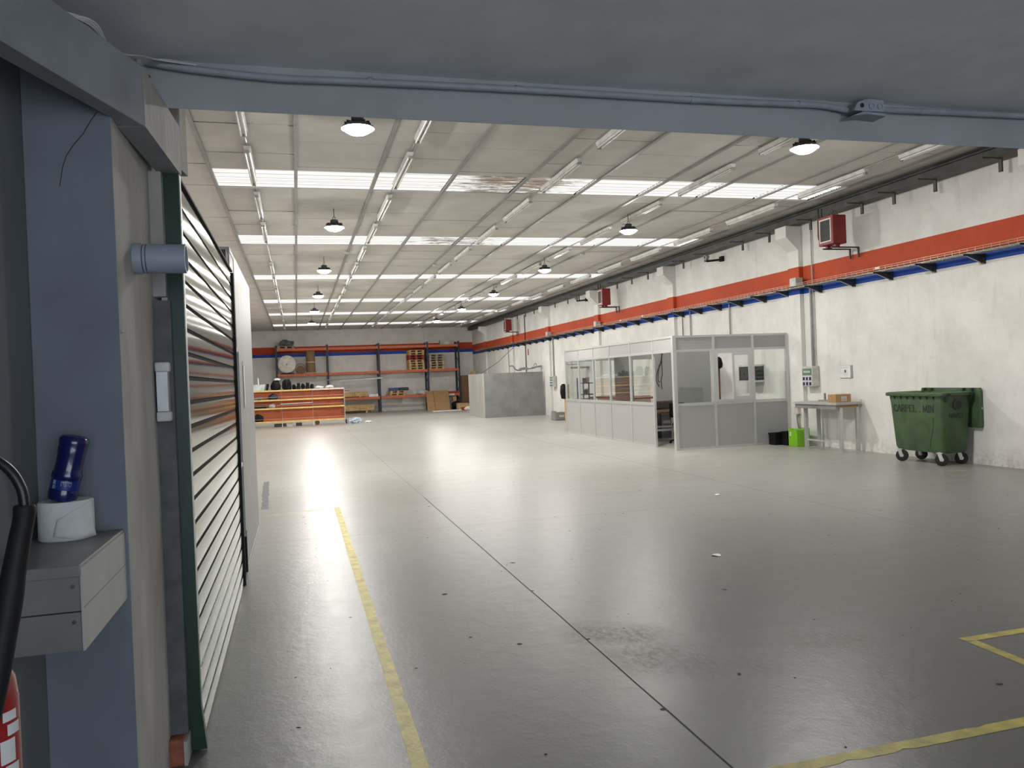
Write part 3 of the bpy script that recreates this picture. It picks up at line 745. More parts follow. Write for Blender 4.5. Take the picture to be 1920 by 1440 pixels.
# ------------------------------------------------------------------ office cubicle
OX0, OX1, OY0, OY1, OZ = 7.83, 10.62, 15.5, 22.62, 2.47
of = thing('office_cubicle', (OX0, OY0, 0), 'glazed grey office cubicle with aluminium frame against the right wall', 'office cubicle')
PY = [15.5, 16.52, 17.81, 19.11, 20.28, 21.45, 22.6]; PX = [OX0, 8.78, 9.74, 10.62]
pw = .05
def opost(x0, x1, y0, y1): return B(x0, x1, y0, y1, 0, OZ).build('post', 'alu', of)
opost(OX0-.03, OX0+.05, OY0-.03, OY0+.06)
for y in PY[1:]: opost(OX0-.02, OX0+.03, y-.025, y+.025)
for x in PX[1:3]: opost(x-.03, x+.03, OY0-.02, OY0+.03)
opost(OX1-.05, OX1, OY0-.02, OY0+.03)
def srail(y0, y1, z0, z1): B(OX0-.015, OX0+.028, y0, y1, z0, z1).build('rail', 'alu', of)
def frail(x0, x1, z0, z1): B(x0, x1, OY0-.015, OY0+.028, z0, z1).build('rail', 'alu', of)
for i in range(6):
    y0, y1 = PY[i]+.028, PY[i+1]-.027
    if i == 0: y0 += .03
    srail(y0, y1, OZ-.045, OZ); srail(y0, y1, 2.115, 2.17)
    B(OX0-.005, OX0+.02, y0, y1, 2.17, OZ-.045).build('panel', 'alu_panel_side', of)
    if i == 0: continue
    srail(y0, y1, .945, 1.015); srail(y0, y1, 0, .045)
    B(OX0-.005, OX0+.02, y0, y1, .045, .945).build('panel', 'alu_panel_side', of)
    B(OX0+.004, OX0+.010, y0, y1, 1.015, 2.115).build('pane', 'glass', of)
for i in range(3):
    x0, x1 = PX[i]+.033, PX[i+1]-.033
    if i == 0: x0 += .02
    frail(x0, x1, OZ-.045, OZ); frail(x0, x1, 2.115, 2.165); frail(x0, x1, .945, 1.01); frail(x0, x1, 0, .045)
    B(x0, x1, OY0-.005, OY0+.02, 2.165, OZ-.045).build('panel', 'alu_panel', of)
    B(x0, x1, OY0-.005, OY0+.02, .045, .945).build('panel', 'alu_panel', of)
    if i != 1: B(x0, x1, OY0+.004, OY0+.010, 1.01, 2.115).build('pane', 'glass', of)
x0, x1 = PX[1]+.033, PX[2]-.033
wf = MB().box(x0, x1, OY0-.035, OY0+.03, 1.01, 1.055).box(x0, x1, OY0-.035, OY0+.03, 2.06, 2.115).box(x0, x0+.05, OY0-.035, OY0+.03, 1.055, 2.06).box(x1-.05, x1, OY0-.035, OY0+.03, 1.055, 2.06)
wfo = wf.build('window_frame', 'alu', of)
sx0, sx1 = x0+.40, x1-.055
MB().box(sx0, sx1, OY0-.05, OY0-.02, 1.06, 1.105).box(sx0, sx1, OY0-.05, OY0-.02, 2.01, 2.055).box(sx0, sx0+.045, OY0-.05, OY0-.02, 1.105, 2.01).box(sx1-.045, sx1, OY0-.05, OY0-.02, 1.105, 2.01).build('sliding_sash', 'alu', wfo)
B(sx0+.045, sx1-.045, OY0-.038, OY0-.033, 1.105, 2.01).build('pane', 'glass', wfo)
# far end wall of the cubicle and a roof rail
for i in range(3):
    x0, x1 = PX[i]+.033, PX[i+1]-.033
    B(x0, x1, OY1-.02, OY1+.005, .0, 1.0).build('panel', 'alu_panel', of); B(x0, x1, OY1-.02, OY1+.005, 2.115, OZ).build('panel', 'alu_panel', of)
    B(x0, x1, OY1-.01, OY1-.004, 1.0, 2.115).build('pane', 'glass', of)
# inside the cubicle
dv = thing('office_divider', (9.2, 18.0, 0), 'grey partition with a doorway inside the office cubicle', 'partition')
B(OX0+.06, 8.4, 18.93, 18.97, 0, OZ).build('panel', 'grey_metal', dv); B(8.95, OX1, 18.93, 18.97, 0, OZ).build('panel', 'alu_panel', dv); B(8.4, 8.95, 18.93, 18.97, 2.05, OZ).build('panel', 'grey_metal', dv)
def desk(name, x0, x1, y0, y1, z, top, label, leg='alu'):
    t = thing(name, ((x0+x1)/2, (y0+y1)/2, 0), label, 'desk')
    B(x0, x1, y0, y1, z-.035, z).build('tabletop', top, t)
    for x in (x0+.04, x1-.08):
        for y in (y0+.04, y1-.08): B(x, x+.04, y, y+.04, 0, z-.035).build('leg', leg, t)
    B(x0+.06, x1-.06, y0+.05, y0+.08, .28, .33).build('stretcher', leg, t); B(x0+.06, x1-.06, y1-.08, y1-.05, .28, .33).build('stretcher', leg, t)
    return t
desk('work_desk', 7.98, 9.3, 17.4, 18.6, .74, 'wood_brown', 'brown topped desk just inside the office doorway')
desk('long_desk', 8.45, 9.35, 19.2, 22.3, 1.05, 'wood_brown', 'long brown desk inside the glazed office behind the far panes')
t = thing('printer_stand', (9.4, 18.72, 0), 'black open stand behind the desk in the office', 'stand')
B(8.98, 9.5, 18.66, 18.9, .92, .95).build('top', 'wood_brown', t); B(8.98, 9.5, 18.66, 18.9, .74, .765).build('shelf', 'desk_dark', t)
for x in (8.98, 9.47): B(x, x+.03, 18.66, 18.9, 0, .92).build('side', 'desk_dark', t)
ch = thing('office_chair', (8.5, 17.0, 0), 'black office chair seen through the office doorway', 'chair')
MB().lathe([(.02, .42), (.2, .42), (.22, .45), (.2, .49), (.02, .5)], 16, (8.75, 17.05, 0)).build('seat', 'black_plastic', ch)
MB().tube(smooth_path([(8.75, 17.05, .42), (8.75, 17.05, .2), (8.75, 17.05, .12)]), .025, 8).build('column', 'black_plastic', ch)
for k in range(5):
    a = k*1.2566; MB().tube([(8.75, 17.05, .12), (8.75+.26*math.cos(a), 17.05+.26*math.sin(a), .06)], .018, 6).build('leg', 'black_plastic', ch)
    MB().lathe([(.03, -.02), (.03, .02)], 10, (8.75+.27*math.cos(a), 17.05+.27*math.sin(a), .03), 'x').build('castor', 'black_plastic', ch)
MB().tube(smooth_path([(8.80, 17.25, .45), (8.82, 17.32, .6), (8.8, 17.34, .72)]), .018, 6).build('back_stem', 'black_plastic', ch)
B(8.6, 9.0, 17.33, 17.37, .6, .95).build('backrest', 'black_plastic', ch, .02)
wl = thing('hanging_cables', (9.0, 18.92, 1.2), 'black cables hanging down the inner office wall', 'cables')
for k, (a_, b_) in enumerate(((0, 0), (.14, -.06), (.05, .12))):
    MB().tube(smooth_path([(9.22+.01*k, 18.9, 2.3), (9.17+.2*a_, 18.9, 1.95), (9.06+a_, 18.89, 1.72+b_), (9.02+a_, 18.89, 1.5), (9.10+.5*a_, 18.88, 1.33+b_)]), .009, 6).build('cable', 'cable_black', wl)
mw = thing('wall_cabinet', (10.3, 16.6, 1.35), 'small black and white cabinet on the wall seen through the sliding window', 'cabinet')
B(10.36, 10.655, 16.5, 17.1, 1.42, 1.75).build('body', 'black_plastic', mw); B(10.35, 10.655, 16.48, 17.12, 1.75, 1.79).build('top', 'label_white', mw); B(10.35, 10.655, 16.48, 17.12, 1.38, 1.42).build('base', 'label_white', mw)
t = thing('coat_stand', (9.5, 16.6, 0), 'brown upright board with a black bag behind the sliding window', 'stand')
B(9.46, 9.56, 16.6, 16.63, 0, 1.75).build('board', 'wood_brown', t); B(9.3, 9.72, 16.5, 16.75, 0, .03).build('foot', 'wood_brown', t)
MB().lathe([(.01, 0), (.07, .03), (.09, .12), (.06, .24), (.02, .28)], 12, (9.5, 16.53, 1.72)).build('bag', 'black_plastic', t)
br = thing('blue_rack', (8.3, 22.0, 0), 'blue metal rack full of small items behind the far office panes', 'shelving')
for x in (8.05, 8.41):
    for y in (21.75, 22.25): B(x, x+.03, y, y+.03, 0, 1.62).build('upright', 'blue_plastic', br)
for z in (.3, .72, 1.12, 1.45): B(8.05, 8.44, 21.75, 22.28, z, z+.025).build('shelf', 'desk_dark', br)
for i, (x, y, z, s, m, nm, lb_) in enumerate(((8.18, 21.95, 1.476, .11, 'red_plastic', 'tub', 'red tub on top of the blue rack'), (8.32, 22.13, 1.476, .13, 'frame_cream', 'tub', 'cream tub on top of the blue rack'), (8.17, 21.9, 1.146, .1, 'black_plastic', 'tub', 'black tub on the upper shelf of the blue rack'), (8.3, 22.1, 1.146, .12, 'shelf_yellow', 'tub', 'yellow tub on the upper shelf of the blue rack'), (8.2, 21.9, .746, .12, 'paper_white', 'tub', 'white tub on the middle shelf of the blue rack'), (8.3, 22.12, .746, .1, 'cardboard', 'tub', 'brown tub on the middle shelf of the blue rack'), (8.25, 22.0, .326, .14, 'blue_plastic', 'tub', 'blue tub on the lowest shelf of the blue rack'))):
    tag(MB().lathe([(s*.5, 0), (s*.55, .01), (s*.6, s*1.2), (s*.62, s*1.25), (s*.55, s*1.25), (s*.5, s*.2), (.01, s*.15)], 14, (x, y, z)).build(nm, m), lb_, 'tub', 'tubs on the blue rack')

# ------------------------------------------------------------------ table with cardboard box
TX0, TX1, TY0, TY1, TZ = 10.03, 10.62, 13.12, 14.50, .97
tb = thing('work_table', ((TX0+TX1)/2, 13.8, 0), 'grey aluminium work table standing against the white wall', 'table')
B(TX0, TX1, TY0, TY1, TZ-.045, TZ).build('tabletop', 'grey_metal_side', tb, .004)
B(TX0+.03, TX0+.05, TY0+.05, TY1-.03, TZ-.13, TZ-.045).build('apron', 'grey_metal', tb); B(TX0+.05, TX1-.04, TY0+.05, TY0+.07, TZ-.10, TZ-.045).build('apron', 'cardboard', tb)
for x, y in ((10.19, 13.21), (10.57, 13.21), (10.19, 14.30), (10.57, 14.40)):
    lg = B(x-.03, x+.03, y-.03, y+.03, 0, TZ-.05).build('leg', 'alu', tb)
    for s in (-1, 1): B(x-.033, x-.0295, y+s*.012-.006, y+s*.012+.006, .01, TZ-.13).build('groove', 'rail_grey', lg); 
B(10.175, 10.205, 13.24, 14.27, .17, .20).build('stretcher', 'alu', tb)
B(TX1-.03, TX1, TY0+.0, TY0+.03, TZ, TZ+.05).build('corner_stop', 'fork_white', tb)
B(10.52, 10.56, 14.12, 14.14, TZ, TZ+.16).build('upright_pin', 'rail_grey', tb)
bx_ = thing('cardboard_box', (10.3, 13.45, TZ), 'brown cardboard box with a printed label on the work table', 'box')
bb = B(10.15, 10.50, 13.28, 13.52, TZ+.001, TZ+.155).build('carton', 'cardboard', bx_, .003)
B(10.28, 10.40, 13.2775, 13.2795, TZ+.02, TZ+.115).build('label', 'label_white', bx_)
for k in range(9): B(10.287+k*.012, 10.287+k*.012+random.uniform(.002, .007), 13.2765, 13.278, TZ+.03, TZ+.075).build('print_bar', 'grey_metal', bx_)
for k in range(3): B(10.287, 10.37, 13.2765, 13.278, TZ+.085+k*.009, TZ+.088+k*.009).build('print_line', 'grey_metal', bx_)
pp = thing('packing_paper', (10.3, 13.95, TZ), 'folded grey cardboard lying flat at the back of the work table', 'cardboard')
B(10.35, 10.6, 13.55, 14.1, TZ+.001, TZ+.03).build('sheet', 'wood_grey', pp)
gb = thing('green_crate', (10.33, 14.75, 0), 'bright lime green box on the floor beside the table', 'box')
B(10.18, 10.50, 14.62, 14.92, 0.001, .36).build('body', 'green_lime', gb, .008); B(10.168, 10.18, 14.80, 14.86, .22, .31).build('tag', 'label_white', gb)
MB().box(10.18, 10.19, 14.62, 14.92, .36, .385).box(10.49, 10.5, 14.62, 14.92, .36, .385).build('rim', 'green_lime', gb)
for i, (y0, y1, h, x0, lb_) in enumerate(((15.0, 15.2, .30, 10.2, 'black plastic crate between the lime green box and the office'), (15.22, 15.46, .26, 10.05, 'lower black plastic crate touching the office front'))):
    t = thing('black_crate', (10.35, (y0+y1)/2, 0), lb_, 'crate', 'black crates beside the office')
    B(x0, x0+.30, y0, y1, .001, h).build('body', 'black_plastic', t, .01); B(x0-.008, x0+.31, y0-.008, y1+.008, h-.03, h).build('rim', 'black_plastic', t)
ob = thing('wall_outlet', (10.53, 15.05, .67), 'cream outlet box with cable on the column beside the office', 'outlet')
B(10.47, 10.56, 14.98, 15.10, .67, .83).build('body', 'frame_cream', ob, .006)
MB().tube(smooth_path([(10.50, 15.04, .68), (10.50, 15.03, .5), (10.52, 15.0, .3), (10.54, 15.0, .05)]), .02, 8).build('cable', 'pipe_grey', ob)

# ------------------------------------------------------------------ wall power panel and notice
def power_panel(x1, y0, y1, z0, z1, lab_, depth=.17):
    x0 = x1-depth; ym = (y0+y1)/2
    t = thing('power_panel', (x1-depth/2, ym, z0), lab_, 'socket panel')
    B(x0, x1, y0, y1, z0, z1).build('body', 'box_grey', t, .012)
    h = z1-z0; w = y1-y0
    B(x0-.006, x0, y0+.03, y1-.03, z0+h*.56, z1-.05).build('breaker_window', 'window_green', t)
    B(x0-.004, x0, y0+.02, y1-.02, z0+.02, z0+h*.54).build('socket_plate', 'label_white', t)
    for r in range(2):
        for k in range(3):
            y = y0+w*(.2+.3*k); z = z0+h*(.14+.25*r)
            B(x0-.014, x0-.004, y-w*.085, y+w*.085, z-h*.075, z+h*.085).build('socket', 'socket_blue', t, .006)
    for k in range(5): B(x0-.009, x0-.006, y0+w*(.2+.13*k), y0+w*(.2+.13*k)+w*.08, z0+h*.68, z0+h*.78).build('breaker', 'label_white', t)
    return t
power_panel(10.655, 14.44, 14.80, 1.27, 1.70, 'grey socket panel with six blue sockets on the wall beside the near column')
power_panel(10.64, 31.95, 32.35, 1.25, 1.72, 'far socket panel on the wall beyond the office')
for i, (y, z0, z1, r, lb_) in enumerate(((14.52, 1.70, 4.72, .014, 'thin conduit dropping to the near socket panel'), (14.60, 1.70, 3.36, .026, 'thick grey conduit dropping to the near socket panel'), (17.88, 2.5, 3.36, .02, 'short conduit above the office front'), (32.2, 1.7, 3.36, .03, 'conduit dropping to the far socket panel'), (36.4, 0.0, 4.7, .02, 'dark vertical pipe behind the grey enclosure'), (20.4, 2.4, 3.36, .012, 'black cable hanging above the office side'), (19.95, 2.4, 3.36, .02, 'grey conduit above the office side'))):
    tag(MB().tube([(10.625, y, z0), (10.625, y, z1)], r, 8).build('wall_conduit', 'pipe_grey' if i not in (4, 5) else 'cable_black'), lb_, 'conduit', 'conduits on the right wall')
nt = thing('wall_notice', (10.64, 13.6, 1.44), 'small framed paper notice on the white wall above the table', 'notice')
B(10.645, 10.659, 13.40, 13.76, 1.43, 1.69).build('frame', 'rail_grey', nt); B(10.640, 10.645, 13.45, 13.755, 1.44, 1.685).build('paper', 'paper_white', nt)
B(10.6385, 10.640, 13.50, 13.71, 1.64, 1.648).build('print_line', 'skin_grey', nt); B(10.6385, 10.640, 13.575, 13.625, 1.545, 1.60).build('print_square', 'jamb_grey', nt)
for i, (y, lb_) in enumerate(((14.86, 'white cable box on the tray at the near column'), (26.6, 'white cable box on the tray far along the wall'), (32.3, 'farther white cable box on the tray'))):
    tag(B(10.38, 10.56, y-.11, y+.11, 3.43, 3.61).build('cable_box', 'box_grey', None, .01), lb_, 'junction box', 'cable boxes on the tray')
for i, y in enumerate((12.15, 24.0, 22.3, 37.5)):
    tag(B(tx0-.006, tx0-.003, y-.06, y+.06, tz+.03, tz+.07).build('tray_tag', 'label_white'), '%s small white tag on the cable tray from the opening' % ORD[i], 'tag', 'white tags on the cable tray')

# ------------------------------------------------------------------ red unit heaters
def heater(y, lab_):
    t = thing('unit_heater', (10.1, y, 4.0), lab_, 'heater', 'red unit heaters high on the right wall')
    xf, y0, y1, z0, z1 = 9.98, y-.22, y+.22, 4.03, 4.58
    B(xf, xf+.30, y0, y1, z0, z1).build('cabinet', 'heater_red', t, .01)
    MB().box(xf-.012, xf, y0+.05, y1-.05, z0+.05, z0+.075).box(xf-.012, xf, y0+.05, y1-.05, z1-.075, z1-.05).box(xf-.012, xf, y0+.05, y0+.075, z0+.075, z1-.075).box(xf-.012, xf, y1-.075, y1-.05, z0+.075, z1-.075).build('grille_frame', 'frame_cream', t)
    B(xf-.003, xf-.001, y0+.07, y1-.07, z0+.07, z1-.07).build('grille_back', 'grille_dark', t)
    me = MB().obox((0, 0, 0), (.012, .30, .005), Matrix.Rotation(.5, 3, 'Y')).mesh('louvre', 'grille_slat')
    for k in range(14): shared('louvre', me, t, Vector((xf-.006, y, z0+.09+k*.0275))-wloc(t))
    for yy in (y0+.07, y1-.13): B(xf+.10, xf+.2, yy, yy+.06, z0-.05, z0).build('foot', 'heater_red', t)
    for yy in (y0+.10, y1-.10):
        MB().bar((xf+.02, yy, z0-.06), (10.62, yy, z0-.06), .03, .025).bar((10.615, yy, z0-.05), (10.615, yy, z0-.25), .03, .03).build('wall_bracket', 'steel_dark', t)
    for dx in (.08, .16):
        MB().tube(smooth_path([(xf+dx, y1+.10, 4.80), (xf+dx, y1+.10, 4.5-(dx-.08)*2), (xf+dx, y1+.10, 4.25), (xf+dx, y1+.07, 4.18), (xf+dx, y1-.02, 4.18)], 4), .02, 8).build('pipe', 'cable_black', t)
    for dx in (.06, .12): MB().tube(smooth_path([(xf+dx, y0+.2, 4.57), (xf+dx, y0+.15, 4.66), (xf+dx, y0+.08, 4.67), (xf+dx+.03, y0+.03, 4.57)], 4), .007, 6).build('cable', 'cable_black', t)
heater(13.18, 'nearest red unit heater high on the right wall'); heater(25.0, 'middle red unit heater high on the right wall'); heater(37.7, 'farthest red unit heater high on the right wall')
for i, (y, lb_) in enumerate(((18.2, 'nearer floodlight on an arm under the steel beam'), (28.0, 'farther floodlight on an arm under the steel beam'))):
    t = thing('wall_floodlight', (10.45, y, 4.5), lb_, 'floodlight', 'floodlights under the right wall beam')
    MB().bar((10.28, y+.12, 4.50), (10.62, y-.05, 4.52), .05, .05).build('arm', 'black_plastic', t); B(10.58, 10.655, y-.12, y+.02, 4.47, 4.6).build('wall_base', 'black_plastic', t, .006)
    m = Matrix.Rotation(.75, 3, 'X') @ Matrix.Rotation(.3, 3, 'Z')
    hd_ = MB().obox((10.28, y+.12, 4.60), (.10, .11, .11), m).build('head', 'rail_grey', t, .006)
    MB().lathe([(.03, 0), (.03, .01), (.01, .012)], 12, (10.228, y+.115, 4.60), 'x', Matrix.Rotation(math.pi, 3, 'Z')).build('lens', 'cable_black', t)

# ------------------------------------------------------------------ green waste container
gc = thing('waste_container', (10.25, 11.05, 0), 'green wheeled waste container with open lid beside the wall', 'waste container')
def rrect(x0, x1, y0, y1, z, r=.05, n=4):
    out = []
    for cx, cy, a0 in ((x1-r, y0+r, -90), (x1-r, y1-r, 0), (x0+r, y1-r, 90), (x0+r, y0+r, 180)):
        for k in range(n+1):
            a = math.radians(a0+90*k/n); out.append((cx+r*math.cos(a), cy+r*math.sin(a), z))
    return out
mb = MB().loft([rrect(10.04, 10.50, 10.52, 11.54, .20), rrect(10.015, 10.51, 10.50, 11.57, .26), rrect(9.975, 10.545, 10.455, 11.625, 1.03), rrect(9.965, 10.55, 10.45, 11.635, 1.10), rrect(9.965, 10.55, 10.45, 11.635, 1.16), rrect(10.0, 10.52, 10.49, 11.59, 1.16), rrect(10.08, 10.47, 10.56, 11.42, .3)])
mb.smooth = True; mb.build('body', 'bin_green', gc)
rim = MB().loft([rrect(9.925, 10.585, 10.41, 11.665, 1.13), rrect(9.915, 10.59, 10.40, 11.68, 1.15), rrect(9.92, 10.59, 10.405, 11.675, 1.185), rrect(9.95, 10.56, 10.44, 11.64, 1.195), rrect(9.99, 10.53, 10.48, 11.59, 1.18), rrect(9.99, 10.53, 10.48, 11.59, 1.10)], caps=False)
rim.smooth = True; rim.build('rim', 'bin_green', gc)
for k in range(7):
    y = 10.62+k*.145
    MB().prism([(9.97, 1.13), (9.93, 1.13), (9.968, 1.07)], 'y', y-.012, y+.012).build('rib', 'bin_green_dark', gc)
for k in range(2): MB().prism([(10.40+.0*k, 1.13), (10.37, 1.13), (10.46, 1.02)], 'x', 10.03+.46*k, 10.055+.46*k).build('rib', 'bin_green_dark', gc)
# side trunnion recess
tn = MB().lathe([(.075, 0), (.085, .005), (.085, .03), (.07, .035)], 24, (10.27, 10.47, .99), 'y', Matrix.Rotation(math.pi, 3, 'Z')).build('trunnion', 'bin_green_dark', gc)
MB().lathe([(.066, .0), (.066, .0375)], 24, (10.27, 10.47, .985), 'y', Matrix.Rotation(math.pi, 3, 'Z')).build('trunnion_hole', 'print_black', tn)
for y in (10.42, 10.475):
    pass
B(10.03, 10.09, 10.395, 10.41, 1.13, 1.175).build('handle', 'print_black', gc); B(10.46, 10.53, 10.395, 10.41, 1.13, 1.175).build('handle', 'print_black', gc)
# lettering on front and side faces
fz = Vector((9.975-10.015, 0, 1.03-.26)).normalized()
def fx(z): return 10.015+(9.975-10.015)*(z-.26)/(1.03-.26)
lt_ = MB(); lettering(lt_, 'CARPEL . MIN', (fx(.865)-.004, 11.53, .865), (0, -1, 0), fz, .079, .115, Vector((-1, 0, -.05)).normalized(), .016, .13, True); lt_.build('lettering', 'print_black', gc)
sz = Vector((0, 10.455-10.50, 1.03-.26)).normalized(); sy = 10.50+(10.455-10.50)*(.77-.26)/(.77)
lt_ = MB(); lettering(lt_, 'NAVES', (10.115, sy-.004, .775), (1, 0, 0), sz, .052, .075, Vector((0, -1, -.06)).normalized(), .010, .12, True); lt_.build('lettering', 'print_black', gc)
MB().tube([(fx(.78)-.002, 10.66, .78), (fx(.6)-.002, 10.68, .6), (fx(.42)-.002, 10.745, .42), (fx(.29)-.002, 10.77, .29)], .003, 5).build('scratch', 'print_black', gc)
for x, y, rz in ((10.03, 10.56, .9), (10.04, 11.44, .6), (10.46, 10.60, 1.0), (10.46, 11.46, .4)):
    w = Vector((x, y, 0)); R = Matrix.Rotation(rz, 3, 'Z')
    wh = MB().lathe([(.03, -.024), (.088, -.024), (.1, -.018), (.1, .018), (.088, .024), (.03, .024)], 22, (x, y, .101), 'x', R).build('wheel', 'tyre', gc)
    MB().lathe([(.03, -.026), (.03, .026)], 14, (x, y, .101), 'x', R).build('hub', 'fork_white', wh)
    cs = MB()
    for s in (-1, 1): cs.obox(w+R @ Vector((s*.030, .02, .15)), (.005, .055, .14), R @ Matrix.Rotation(-.28, 3, 'X'))
    cs.obox(w+Vector((0, 0, .205))+R @ Vector((0, .03, 0)), (.07, .09, .012), R); cs.build('fork', 'fork_white', gc)
# open lid hanging behind
ld = MB().loft([rrect(10.60, 10.655, 10.335, 11.55, .60, .02), rrect(10.595, 10.656, 10.32, 11.56, .64, .02), rrect(10.585, 10.656, 10.32, 11.57, 1.20, .02), rrect(10.59, 10.65, 10.34, 11.55, 1.245, .02)])
ld.smooth = True; ldo = ld.build('lid', 'bin_green', gc)
for y in (10.45, 10.62, 11.30, 11.46): B(10.53, 10.60, y-.02, y+.02, 1.15, 1.245).build('hinge', 'bin_green_dark', ldo)
B(10.617, 10.64, 10.316, 10.3205, .90, .93).build('lid_mark', 'label_white', ldo)

# ------------------------------------------------------------------ grey metal enclosure at the far right
ge = thing('metal_enclosure', (9.2, 34.8, 0), 'large plain grey metal enclosure at the far right', 'enclosure')
B(7.86, 9.2, 33.6, 33.66, 0, 1.94).build('front_panel', 'grey_metal', ge); B(9.206, 10.56, 33.6, 33.66, 0, 1.94).build('front_panel', 'grey_metal', ge)
B(7.82, 7.86, 33.60, 36.6, 0, 1.94).build('side_panel', 'grey_metal_side', ge); B(7.86, 10.56, 36.54, 36.6, 0, 1.94).build('rear_panel', 'grey_metal', ge)
B(7.815, 7.868, 33.59, 33.605, 0, 1.945).build('corner_trim', 'sheet_side', ge)
ar = thing('extraction_arm', (10.4, 33.2, 1.95), 'grey jointed extraction arm lying above the enclosure', 'extraction arm')
MB().tube(smooth_path([(9.15, 34, 2.22), (9.3, 34, 2.24), (9.45, 34, 2.06), (9.7, 34, 2.03)]), .03, 8).build('hook', 'pipe_grey', ar)
MB().prism([(9.55, 2.03), (9.6, 2.12), (9.9, 2.17), (10.0, 2.12), (10.0, 2.04)], 'y', 33.95, 34.1).build('bracket', 'pipe_grey', ar)
MB().tube([(9.95, 34, 2.08), (10.25, 34, 2.10), (10.45, 34, 2.16)], .025, 8).build('rod', 'pipe_grey', ar)
MB().prism([(10.2, 2.10), (10.2, 2.16), (10.62, 2.22), (10.62, 2.14)], 'y', 33.95, 34.1).build('motor', 'pipe_grey', ar)
MB().tube([(10.35+.06*math.cos(a), 34.0, 2.2+.12*math.sin(a)) for a in [k*math.pi/6 for k in range(7)]], .018, 6).build('loop', 'pipe_grey', ar)
for i, (pts, lb_) in enumerate((([(7.95, 34.5, 1.95), (9.3, 36.5, 2.5), (10.62, 38.5, 3.25)], 'thin slanting wire from the enclosure up to the wall'), ([(10.62, 39.5, 1.7), (10.61, 39.5, 2.6), (10.62, 39.6, 3.3)], 'black cable dropping down the far wall'))):
    tag(MB().tube(pts, .012, 5).build('wall_wire', 'cable_black'), lb_, 'wire', 'wires at the far right wall')
ws = thing('wall_shelf_arm', (10.4, 28.5, 1.98), 'thin grey bracket arm on the wall before the office', 'bracket')
B(10.1, 10.65, 29.0, 29.04, 2.12, 2.15).build('arm', 'pipe_grey', ws); B(10.0, 10.65, 28.0, 28.3, 1.96, 2.03).build('shelf', 'pipe_grey', ws)
wpst = thing('timber_post', (10.1, 27.5, 0), 'pale timber upright with a black bag beside the office end', 'timber')
B(9.86, 10.02, 28.6, 28.75, 0, 1.38).build('post', 'wood_pale', wpst)
MB().lathe([(.02, .0), (.1, .02), (.14, .25), (.12, .5), (.05, .58)], 12, (9.82, 28.68, .82)).build('black_bag', 'black_plastic', wpst)
tc = thing('tool_crate', (9.85, 29.2, 0), 'grey plastic crate on the floor beside the office end', 'crate')
MB().box(9.55, 10.05, 28.95, 29.0, .001, .30).box(9.55, 10.05, 29.45, 29.5, .001, .30).box(9.55, 9.6, 29.0, 29.45, .001, .36).box(10.0, 10.05, 29.0, 29.45, .001, .30).box(9.55, 10.05, 28.95, 29.5, .0, .03).build('body', 'grey_metal', tc, .01)
B(9.70, 9.9, 28.94, 28.95, .12, .2).build('label', 'box_grey', tc)
tag(B(10.645, 10.658, 36.0, 36.12, 2.75, 3.05).build('wall_sign', 'red_plastic'), 'narrow red sign on the far right wall', 'sign')

# ------------------------------------------------------------------ pallet racking at the back
RY = 47.05
rk = thing('pallet_rack', (4.2, RY, 0), 'tall pallet rack with blue uprights and orange beams along the back wall', 'rack')
RX = [-1.07, 1.78, 4.73, 7.62, 9.52]
for x in RX:
    for y in (RY, RY+.95): B(x-.05, x+.05, y, y+.09, 0, 4.07).build('upright', 'rack_blue', rk)
    for k in range(6):
        a, b = (RY+.05, RY+.95) if k % 2 == 0 else (RY+.95, RY+.05)
        MB().bar((x, a, .3+k*.6), (x, b, .85+k*.6), .03, .03).build('brace', 'rack_blue', rk)
for i in range(4):
    for z in (.86, 2.36, 3.82):
        if i == 0 and z < 1: continue
        for y in (RY-.05, RY+.99): B(RX[i]+.05, RX[i+1]-.05, y, y+.05, z-.065, z+.065).build('beam', 'rack_orange', rk)
        for xx in (RX[i]+.05, RX[i+1]-.11): B(xx, xx+.06, RY-.055, RY-.045, z-.1, z+.1).build('beam_connector', 'rack_orange', rk)
def pallet(m1, m2, w=.92, d=1.1):
    t = thing('pallet', (0, 0, 0), 'x', 'pallet')
    for y in (-d/2, -.05, d/2-.1): B(-w/2, w/2, y, y+.1, 0, .018).build('bottom_board', m1, t, local=True)
    for x in (-w/2, -.07, w/2-.14):
        for y in (-d/2, -.05, d/2-.1): B(x, x+.12, y, y+.1, .018, .12).build('block', m1, t, local=True)
    for k in range(5): B(-w/2, w/2, -d/2+k*(d-.12)/4, -d/2+.12+k*(d-.12)/4, .12, .144).build('top_board', m2, t, local=True)
    return t
PR = {k: pallet(*v) for k, v in {'p': ('wood_pale', 'wood_pale'), 'r': ('wood_red', 'wood_red'), 'g': ('wood_grey', 'wood_grey')}.items()}
USED = set()
def put_pallet(k, x, y, z, lab_, group):
    o = PR[k] if k not in USED else copy_tree(PR[k]); USED.add(k); o.location = (x, y, z); tag(o, lab_, 'pallet', group)
pz = 2.43
for i, k in enumerate('pppprrpp'): put_pallet(k, 6.95+random.uniform(-.02, .02), RY+.5, pz+i*.146, '%s pallet from the bottom of the taller stack on the rack' % ORD[i], 'pallets in the taller stack on the rack')
for i, k in enumerate('pgpggg'): put_pallet(k, 8.17+random.uniform(-.02, .02), RY+.5, pz+i*.146, '%s pallet from the bottom of the shorter stack on the rack' % ORD[i], 'pallets in the shorter stack on the rack')
put_pallet('p', 5.75, RY+.5, .93, 'pallet under the dark blue load on the lowest rack beam', 'loaded pallets'); put_pallet('p', 5.78, RY+.5, 1.076, 'second pallet under the dark blue load on the lowest rack beam', 'loaded pallets')
